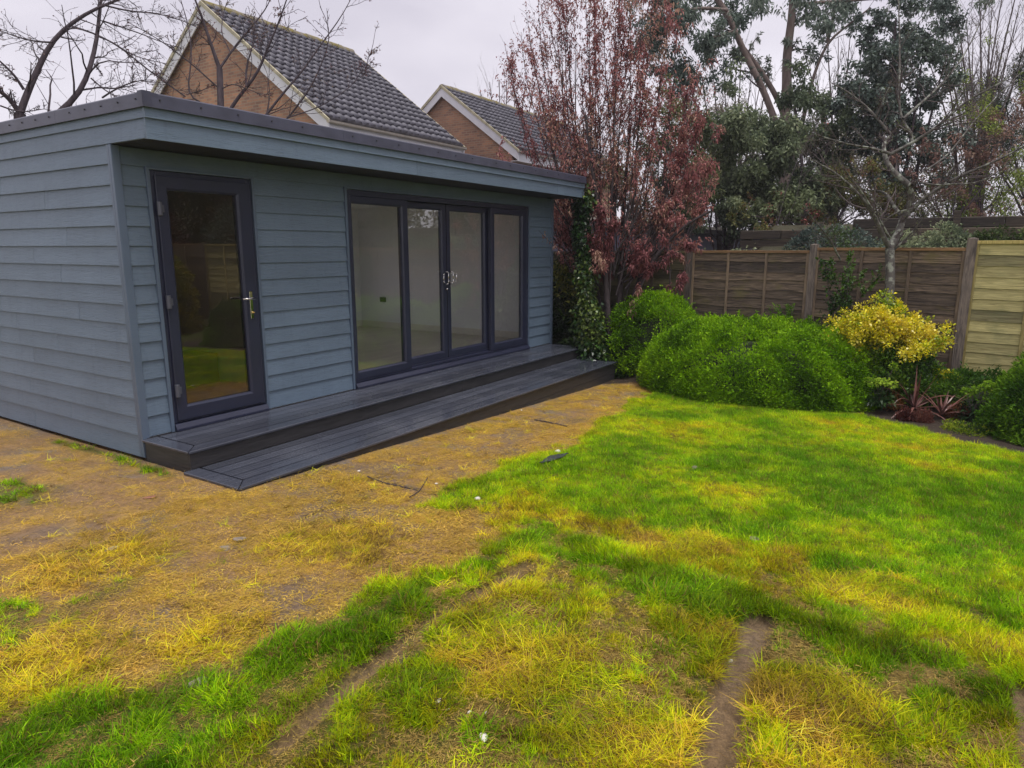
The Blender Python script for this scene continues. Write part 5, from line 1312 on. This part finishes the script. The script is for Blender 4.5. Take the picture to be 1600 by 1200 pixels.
px_tree('scrub_bush', 'mixed olive scrub behind the fence below the dark evergreen', 'bush', (1300, 360), 15.3, [(1290, 330, 26), (1330, 310, 28), (1370, 300, 28), (1320, 270, 26), (1360, 260, 24), (1400, 310, 24), (1250, 350, 22), (1200, 350, 20), (1420, 330, 18), (1160, 335, 22)], 17250, .065, .035, [(.05, .06, .025), (.11, .12, .04), (.20, .19, .06), (.20, .10, .06)], [2, 3, 2, 1], 87, trunk_r=.03, holes=.37, nl=9, group=G)
px_tree('olive_bush', 'pale olive twiggy tree behind the red leaved tree', 'tree', (1020, 380), 15.5, [(980, 260, 34), (1030, 240, 36), (1070, 190, 34), (1000, 310, 36), (1060, 290, 36), (1100, 280, 26), (950, 300, 26), (1090, 330, 24), (1050, 150, 26), (1010, 190, 26)], 19550, .075, .035, [(.06, .08, .03), (.13, .15, .06), (.24, .24, .11)], [2, 3, 2], 88, holes=.38, nl=9, group=G)
px_tree('berry_bush', 'small bush with dull red leaves below the evergreens behind the fence', 'bush', (1212, 365), 14.9, [(1205, 330, 12), (1195, 345, 10), (1235, 300, 9), (1262, 330, 9), (1280, 185, 10), (1240, 345, 9)], 350, .05, .03, [(.22, .06, .07), (.30, .10, .09)], [1, 1], 89, trunk_r=.012, nl=4, group=G)
for lab, bp, dd, cl__, nn, pal, sd_ in PXT:
    px_tree('thicket', lab, 'thicket', bp, dd, cl__, nn, .075, .034, pal, [2, 3, 2, 1], sd_, trunk_r=.05, holes=.30, nl=22, hang=.2, group=G)
# undergrowth between the fence and sleeper wall
for i, (x, y, r0, pal, lab) in enumerate([(13.6, 3.6, .7, HOL, 'green undergrowth on the bank behind the fence near the outbuilding'), (13.9, 1.9, .6, DKB + [(.08, .13, .04)], 'dark undergrowth on the bank behind the slim holly'), (14.2, .3, .5, HOL, 'low green undergrowth behind the birch-like trunk'), (14.2, -1.1, .5, [(.05, .08, .02), (.12, .17, .04), (.2, .14, .08)], 'brown green undergrowth behind the tall dark fence post')]):
    shrub('undergrowth', lab, 'undergrowth', gpt(x, y, -.1), (.6, 1.15, r0 * 1.35), 60, 6500, .06, .032, pal, [2] * len(pal), 'leaf', spike=.3, clump_r=.2, seed=120 + i, group='undergrowth on the bank')

def bare_fan(name, label, base_px, d, tips, seed, r0=.03, n1=8, mat='bark_twig', nbud=0, pal=None, group='bare saplings beyond the fence', ang=(14, 40), n2=4):
    rng = np.random.default_rng(seed); b0 = at(*base_px, d); b0[2] = float(base_h(b0[0], b0[1])); o = thing(name, label, 'tree', tuple(b0), group)
    ps, rr_ = [], []
    for u, v in tips:
        tp = at(u, v, d + rng.uniform(-.9, .9)); m_ = b0 * .5 + tp * .5; m_[:2] = b0[:2] * .65 + tp[:2] * .35
        ps.append(smooth_path([b0 + rng.normal(size=3) * .05, m_ + rng.normal(size=3) * .08, tp], 12)); rr_.append(np.linspace(r0, r0 * .2, 12))
    L0 = (np.array(ps), np.array(rr_)); L1 = spawn(rng, L0[0], L0[1], n1, .3, 1, ang, (.14, .34), P=6, wander=.08, upf=.2, rr=.4, rmin=.005); L2 = spawn(rng, L1[0], L1[1], n2, .2, 1, ang, (.25, .5), P=5, wander=.1, upf=.15, rr=.5, rmin=.0038)
    build_wood(o, [L0], mat, 'trunk', (7,)); build_wood(o, [L1, L2], 'bark_twig', 'branches', (4, 3))
    if nbud: p, dd = pts_along(rng, L2[0], nbud, .2, 1); v, f = leaf_mesh(rng, p, nrm(dd + rng.normal(size=p.shape) * .6), .04, .022); mesh_stuff('buds', v, f, M_['leaf'], o, tint=tints(rng, p, pal, [1] * len(pal)))
    return o
OLV = [(.12, .14, .05), (.22, .23, .09)]
bare_fan('sapling', 'fine twigged bare tree between the red tree and eucalyptus', (1140, 380), 21, [(1110, 60), (1130, 90), (1150, 100), (1175, 110), (1095, 110), (1160, 60), (1190, 120), (1205, 90), (1080, 140)], 131, .05, 9, nbud=1, pal=OLV)
bare_fan('sapling', 'fine twigged bare tree right of the tall pink trunk', (1300, 380), 22, [(1250, 60), (1275, 110), (1290, 30), (1310, 60), (1330, 40), (1330, 110), (1350, 60), (1260, 150)], 132, .05, 9, nbud=1, pal=OLV)
bare_fan('sapling', 'brown fanning bare tree at the top right corner', (1520, 370), 20, [(1470, 40), (1490, -20), (1510, 30), (1530, -40), (1550, 10), (1570, -30), (1590, 20), (1600, -60), (1620, 10), (1560, 70), (1500, 80)], 133, .05, 12, nbud=1, pal=[(.22, .18, .10), (.2, .12, .09)], n2=6)
bare_fan('sapling', 'slender bare tree leaning right in front of the blue green pine', (1500, 345), 17, [(1520, 60), (1560, 60), (1600, 90), (1480, 90), (1440, 60), (1590, 40)], 134, .035, 10, nbud=2, pal=[(.16, .2, .05), (.3, .32, .1)])
bare_fan('distant_bare_tree', 'hazy bare treetops behind the smaller brick gable', (790, 330), 48, [(735, 150), (750, 140), (765, 128), (780, 125), (792, 124), (805, 140), (820, 138), (835, 130), (850, 128), (720, 158)], 135, .12, 9, group='far bare trees', nbud=0)
bare_fan('distant_bare_tree', 'far bare tree behind the red leaved tree', (900, 330), 40, [(850, 110), (870, 60), (900, 60), (930, 80), (960, 90), (990, 110), (1020, 100)], 136, .10, 9, group='far bare trees')
# growth out to the right, mirrored in the glass of the doors
shrub('golden_bush', 'tall golden yellow bush out to the right seen mirrored in the store door', 'shrub', gpt(9.35, -4.3, 0), (.55, .7, 1.7), 70, 7000, .075, .04, [(.10, .16, .02), (.34, .32, .03), (.55, .44, .05)], [1, 2, 2], 'leaf', spike=.3, clump_r=.2, seed=141)
shrub('copper_hedge', 'dark copper leaved hedge out to the right seen mirrored in the store door', 'shrub', gpt(10.2, -7.2, 0), (1.0, 2.6, 3.2), 120, 12000, .10, .05, [(.04, .015, .015), (.09, .03, .03), (.12, .06, .04)], [1, 2, 1], 'leaf', spike=.3, clump_r=.35, seed=142)
shrub('dark_hedge', 'dark evergreen beyond the fence out to the right', 'shrub', gpt(13.2, -5.5, -.4), (1.4, 3.2, 3.0), 120, 12000, .12, .06, DKB + [(.07, .10, .04)], [1, 2, 2, 1], 'leaf', spike=.3, clump_r=.4, seed=143)

for i, (x, y, r, h, lab) in enumerate([(17, -6.2, 3.0, 6.5, 'tall brown budding tree mass out to the right mirrored in the patio doors'), (15.5, -12.5, 3.5, 7.5, 'tall dark tree mass far out to the right mirrored in the store door'), (9.5, -14.5, 3.5, 6.5, 'broad brown tree mass behind the viewer to the right'), (23, -4.6, 2.4, 7.0, 'tall olive tree mass beyond the sleeper wall out to the right')]):
    shrub('tree_mass', lab, 'tree', gpt(x, y, 0), (r, r, h), 110, 12000, .16, .08, [(.13, .10, .08), (.22, .17, .12), (.26, .25, .16)], [1, 2, 1], 'leaf', spike=.2, clump_r=.8, seed=150 + i, shell=.4)
# ------------------------------------------------------------------ grass
protos = bpy.data.collections.new('grass_tufts')
def tuft(kind, seed):
    rng = np.random.default_rng(seed); vs, fs, o = [], [], 0
    nb = {'lush': 18, 'flat': 12, 'stub': 14}[kind]
    for b in range(nb):
        az = rng.uniform(0, 6.283); r = rng.uniform(0, .028) if kind != 'stub' else rng.uniform(0, .075)
        if kind == 'lush': L, el, bend, w = rng.uniform(.022, .054), R(rng.uniform(30, 84)), rng.uniform(.3, 1.3), .0025
        elif kind == 'flat': L, el, bend, w = rng.uniform(.035, .095), R(rng.uniform(3, 50)), rng.uniform(.2, 1.2), .0023
        else: L, el, bend, w = rng.uniform(.010, .034), R(rng.uniform(0, 14)), rng.uniform(.0, .5), .0024
        n = 3; p = np.array([math.cos(az * 3) * r, math.sin(az * 3) * r, .002 if kind != 'lush' else -.004])
        d = np.array([math.cos(az) * math.cos(el), math.sin(az) * math.cos(el), math.sin(el)]); cur = rng.normal() * .5
        s_ = np.array([-math.sin(az), math.cos(az), 0])
        for i in range(n + 1):
            t = i / n; ww = w * (1 - t ** 1.6) * .5 + .0002
            vs += [p - s_ * ww, p + s_ * ww]
            d = nrm((d + np.array([0, 0, -bend * .35]) + s_ * cur * .25)[None])[0]
            if p[2] < .004 and d[2] < 0: d[2] = abs(d[2]) * .15
            p = p + d * L / n
        for i in range(n): q = o + i * 2; fs.append((q, q + 1, q + 3, q + 2))
        o += 2 * (n + 1)
    me = bpy.data.meshes.new('tuft'); me.from_pydata([tuple(v) for v in vs], [], fs); me.materials.append(M_['grass'])
    for pl in me.polygons: pl.use_smooth = True
    ob = bpy.data.objects.new('tuft_' + kind + '_%02d' % seed, me); protos.objects.link(ob)
NV = 6
for kind, s0 in (('flat', 10), ('lush', 30), ('stub', 50)):
    for i in range(NV): tuft(kind, s0 + i)                           # alphabetical order: flat, lush, stub
rng = np.random.default_rng(99)
def scatter(n, x0, x1, y0, y1):
    return rng.uniform(x0, x1, n), rng.uniform(y0, y1, n)
P_ = []
for n, b in ((78000, (.5, 3.6, -1.2, 4.3)), (60000, (3.2, 6.2, -1.6, 4.3)), (80000, (5.8, 9.2, -1.9, 4.4)), (12000, (.5, 3.1, 4.2, 8.2)), (7000, (8.8, 10.8, -1.9, 5.0))):
    x, y = scatter(n, *b)
    # keep what the camera can plausibly see (plus a step to the side)
    dx = np.stack([x, y], 1); a = np.degrees(np.arctan2(y, x)); keep = (a > -24) & (a < 90)
    P_.append((x[keep], y[keep]))
x = np.concatenate([p[0] for p in P_]); y = np.concatenate([p[1] for p in P_])
F = fields(x, y)
u = rng.random(len(x))
sgrain = vnoise(x, y, 26, 71)
dens = np.clip(F['cover'] * 1.05, 0, 1); dens = np.where(F['mud'] > .5, np.maximum(dens * .9, .20 + .34 * sstep(.38, .62, F['n2']) + .20 * F['straw']), dens)
ca = 1 - .80 * sstep(2.8, 4.6, x); clump = .62 + (fbm(x, y, 7.5, 171, 2) - .62) * ca; clump2 = .56 + (fbm(x, y, 3.4, 181, 2) - .56) * ca
dens = dens * np.where(F['mud'] > .5, 1, np.clip(.30 + 1.9 * sstep(.30, .62, clump), .12, 1))
dens = dens * (1 - .8 * ((dline(x, y, L_tr1) < .072) | (dline(x, y, L_tr2) < .088))) * (1 - F['tr'] * .93) * (1 - F['bed'] * .985) * (1 - F['crack'] * .9)
keep = u < dens
thatch = (~keep) & (F['mud'] < .5) & (F['bed'] < .4) & (F['tr'] < .25) & (dline(x, y, L_tr2) > .085) & (x < 4.6) & (rng.random(len(x)) < .55)
keep = keep | thatch
under = (x > 2.9) & (x < 9.93) & (y > 4.18); under |= (x > 2.93) & (x < 10.05) & (y > 5.5)
keep &= ~under
x, y = x[keep], y[keep]; F = {k: v[keep] for k, v in F.items()}; clump = clump[keep]; clump2 = clump2[keep]; thatch = thatch[keep]
z = base_h(x, y) + rough_h(x, y, F)
n = len(x); kind = np.where(F['flat'] + rng.normal(size=n) * .15 > .55, 0, 1)
kind = np.where((F['mud'] > .45) & (rng.random(n) < .96 - .50 * F['straw']), 2, kind)
kind = np.where(thatch, 2, kind)
idx = kind * NV + rng.integers(0, NV, n)
g = np.clip(F['green'] + rng.normal(size=n) * .13, 0, 1.1)
pal = np.array([(.54, .35, .060), (.70, .53, .022), (.60, .62, .008), (.39, .56, .006), (.235, .43, .005), (.115, .275, .004)])
q = np.clip(g / 1.05, 0, .9999) * (len(pal) - 1); i0 = q.astype(int); fr = (q - i0)[:, None]
tc_ = pal[i0] * (1 - fr) + pal[i0 + 1] * fr
dull = (sstep(.55, .75, F['n3']) * F['near'])[:, None]
brn = (rng.random((n, 1)) < (.10 + .40 * np.clip(.5 - g, 0, .5))[:, None])
tc_ = np.where(brn, np.array([.25, .15, .05]), tc_)
tc_ = tc_ * (.72 + .50 * sstep(.32, .68, clump2))[:, None]
tc_ = tc_ * (1 - .25 * dull) * np.exp(rng.normal(size=(n, 1)) * .30)
mudt = np.array([.58, .38, .085]) * np.exp(rng.normal(size=(n, 1)) * .3)
tc_ = np.where(kind[:, None] == 2, mudt * .75 + tc_ * .25, tc_)
tc_ = np.where(thatch[:, None], (np.array([.30, .20, .07]) * .6 + tc_ * .3) * np.exp(rng.normal(size=(n, 1)) * .3), tc_)
scl = rng.uniform(.7, 1.25, n) * np.where(kind == 1, .72 + .45 * np.clip(F['green'], 0, 1), 1.0) * (1 + .35 * (fbm(x, y, 2.3, 81, 3) - .5) * 2)
scl = scl * np.where(kind == 1, (1 - .25 * sstep(3.2, 5, x)) * (.55 + .85 * sstep(.30, .75, clump)), 1)
zz = 0
wind = (fbm(x, y, .9, 85, 3) - .5) * 9 + rng.normal(size=n) * .8
la = 1.9 * (1 - .65 * sstep(2.8, 4.6, x)); lx = (fbm(x, y, 4.5, 191, 2) - .5) * la; ly = (fbm(x, y, 4.5, 196, 2) - .5) * la
rot = np.stack([rng.normal(size=n) * .14 + np.where(kind == 1, lx, 0), rng.normal(size=n) * .14 + np.where(kind == 1, ly, 0), np.where(kind == 0, wind, np.where(kind == 1, rng.normal(size=n) * .4, rng.uniform(0, 6.283, n)))], 1)
me = bpy.data.meshes.new('grass'); me.vertices.add(n); me.vertices.foreach_set('co', np.stack([x, y, z], 1).astype(np.float32).ravel())
def attr(nm, ty, data, key):
    a = me.attributes.new(nm, ty, 'POINT'); a.data.foreach_set(key, np.ascontiguousarray(data).ravel())
attr('idx', 'INT', idx.astype(np.int32), 'value'); attr('scl', 'FLOAT', scl.astype(np.float32), 'value'); attr('rot', 'FLOAT_VECTOR', rot.astype(np.float32), 'vector')
attr('tint', 'FLOAT_COLOR', np.hstack([np.clip(tc_, 0, 1), np.ones((n, 1))]).astype(np.float32), 'color')
me.update(); grass = bpy.data.objects.new('grass', me); C.objects.link(grass); me.materials.append(M_['grass'])
tag(grass, 'patchy green and yellow wet grass of the lawn with trampled straw', 'grass', kind='stuff')
ng = bpy.data.node_groups.new('grass_scatter', 'GeometryNodeTree')
ng.interface.new_socket('Geometry', in_out='INPUT', socket_type='NodeSocketGeometry'); ng.interface.new_socket('Geometry', in_out='OUTPUT', socket_type='NodeSocketGeometry')
gi = ng.nodes.new('NodeGroupInput'); go = ng.nodes.new('NodeGroupOutput'); ci = ng.nodes.new('GeometryNodeCollectionInfo'); ci.inputs['Collection'].default_value = protos
ci.inputs['Separate Children'].default_value = True; ci.inputs['Reset Children'].default_value = True
ip = ng.nodes.new('GeometryNodeInstanceOnPoints'); ip.inputs['Pick Instance'].default_value = True
def na(nm, ty):
    q = ng.nodes.new('GeometryNodeInputNamedAttribute'); q.data_type = ty; q.inputs['Name'].default_value = nm; return next(o for o in q.outputs if o.enabled and o.name == 'Attribute')
ng.links.new(gi.outputs[0], ip.inputs['Points']); ng.links.new(ci.outputs[0], ip.inputs['Instance'])
ng.links.new(na('idx', 'INT'), ip.inputs['Instance Index'])
er = ng.nodes.new('FunctionNodeEulerToRotation'); ng.links.new(na('rot', 'FLOAT_VECTOR'), er.inputs[0]); ng.links.new(er.outputs[0], ip.inputs['Rotation'])
ng.links.new(na('scl', 'FLOAT'), ip.inputs['Scale']); ng.links.new(ip.outputs[0], go.inputs[0])
md = grass.modifiers.new('scatter', 'NODES'); md.node_group = ng
print('tufts', n)

# ------------------------------------------------------------------ small things lying about
def pebble(px, r, seed, mat='pebble', name='pebble', label=None, cat_='stone', flat=.6, group='white stones on the lawn'):
    rng = np.random.default_rng(seed); p = gp(*px); p[2] = float(ground_z(p[0], p[1]))
    mb = bmesh.new(); bmesh.ops.create_icosphere(mb, subdivisions=2, radius=r)
    for v in mb.verts:
        k = 1 + .28 * math.sin(v.co.x / r * 2 + seed) + .2 * math.cos(v.co.y / r * 3 + seed * 2); v.co = v.co * k; v.co.z *= flat; v.co.x *= 1.3
    me = bpy.data.meshes.new(name); mb.to_mesh(me); mb.free(); me.materials.append(M_[mat])
    o = bpy.data.objects.new(name, me); o.location = (p[0], p[1], p[2] + r * flat * .75); o.rotation_euler = (0, 0, seed); C.objects.link(o)
    return tag(o, label, cat_, group)
for i, (px, r, lab) in enumerate([((871, 711), .022, 'white stone beside the black membrane scrap on the lawn'), ((746, 782), .018, 'white stone on the crack in the mud below the steps'), ((683, 1107), .013, 'small white stone in the foreground grass left of the trench'), ((757, 1164), .017, 'larger white stone nearest the camera in the foreground grass'), ((700, 1118), .007, 'tiny white stone just right of the small foreground stone'), ((733, 1123), .007, 'left of two tiny white stones above the nearest stone'), ((760, 1125), .007, 'right of two tiny white stones above the nearest stone'), ((659, 1087), .009, 'tiny white flower-like stone upper left of the foreground stones'), ((1141, 1025), .009, 'white stone at the edge of the right hand turf trench'), ((815, 640), .014, 'white stone on the mud just below the lower step'), ((682, 755), .012, 'pale stone near the crack on the mud'), ((560, 737), .010, 'pale stone on the mud close to the lower step')]):
    pebble(px, r, i + 1, label=lab)
pebble((232, 781), .028, 31, 'brickscrap', 'brick_scrap', 'flat reddish brick scrap on the mud near the step corner', 'brick', .25, None)
for i, (px, r, lab) in enumerate([((1176, 848), .03, 'grey stone sunk in the green lawn'), ((1085, 735), .03, 'brown leaf-like stone in the upper lawn'), ((352, 856), .035, 'dark clod at the left end of the long mud crack'), ((372, 842), .03, 'dark clod on the long mud crack'), ((172, 860), .03, 'grey stone flat on the mud left of the crack'), ((310, 1078), .03, 'dark sharp stone at the edge of the green grass strip')]):
    pebble(px, r, 40 + i, 'stone', 'stone', lab, 'stone', .3, 'dull stones on the ground')
def scrap(pts, label, seed):
    rng = np.random.default_rng(seed); P3 = [gp(*q) for q in pts]; vs = []
    a, b, c, d = P3; nu, nv = 10, 4
    for i in range(nu + 1):
        for j in range(nv + 1):
            q = (a * (1 - i / nu) + b * (i / nu)) * (1 - j / nv) + (d * (1 - i / nu) + c * (i / nu)) * (j / nv); q = q + rng.normal(size=3) * .006
            q[2] = float(ground_z(q[0], q[1])) + .030 + rng.uniform(0, .006); vs.append(q)
    fs = [(i * (nv + 1) + j, (i + 1) * (nv + 1) + j, (i + 1) * (nv + 1) + j + 1, i * (nv + 1) + j + 1) for i in range(nu) for j in range(nv)]
    o = mesh_np('membrane_scrap', np.array(vs), np.array(fs), M_['plastic'], smooth=True)
    sm = o.modifiers.new('thickness', 'SOLIDIFY'); sm.thickness = .004
    return tag(o, label, 'plastic scrap', 'black membrane scraps showing through the grass')
scrap([(843, 734), (872, 727), (889, 717), (858, 722)], 'black membrane scrap lying in the lawn near the steps', 1)
# fallen twigs along the mud
def twig(pts, label, r=.004):
    w = [np.array(gp(*q)) for q in pts]
    for q in w: q[2] = float(ground_z(q[0], q[1])) + .012
    v, f = tube_mesh(smooth_path(w, 8)[None], np.full((1, 8), r), 6)
    return tag(mesh_np('fallen_twig', v, f, M_['bark_dark'], smooth=True), label, 'twig', 'fallen twigs')
twig([(835, 657), (860, 662), (886, 667)], 'thin dark twig lying on the mud below the steps', .008)
twig([(640, 778), (655, 770), (668, 748)], 'curved dark twig sticking up by the mud crack')
twig([(575, 748), (600, 758), (640, 762)], 'dark twig at the junction of the mud cracks', .006)
twig([(812, 778), (840, 760), (870, 748)], 'thin twig in the grass near the membrane scrap', .003)

# ------------------------------------------------------------------ thin rainy air
hb = MB().box((-140, -150, -3.0), (170, 150, 17.0)).build('haze', bpy.data.materials.new('rain_haze'))
hm = hb.data.materials[0]; hm.use_nodes = True; hm.node_tree.nodes.clear()
ho_ = hm.node_tree.nodes.new('ShaderNodeOutputMaterial'); hv = hm.node_tree.nodes.new('ShaderNodeVolumePrincipled')
hv.inputs['Density'].default_value = 0.0013; hv.inputs['Color'].default_value = (0.86, 0.86, 0.92, 1); hv.inputs['Anisotropy'].default_value = 0.2
hm.node_tree.links.new(hv.outputs[0], ho_.inputs['Volume'])
tag(hb, 'thin rainy haze over the garden', 'haze', kind='stuff')
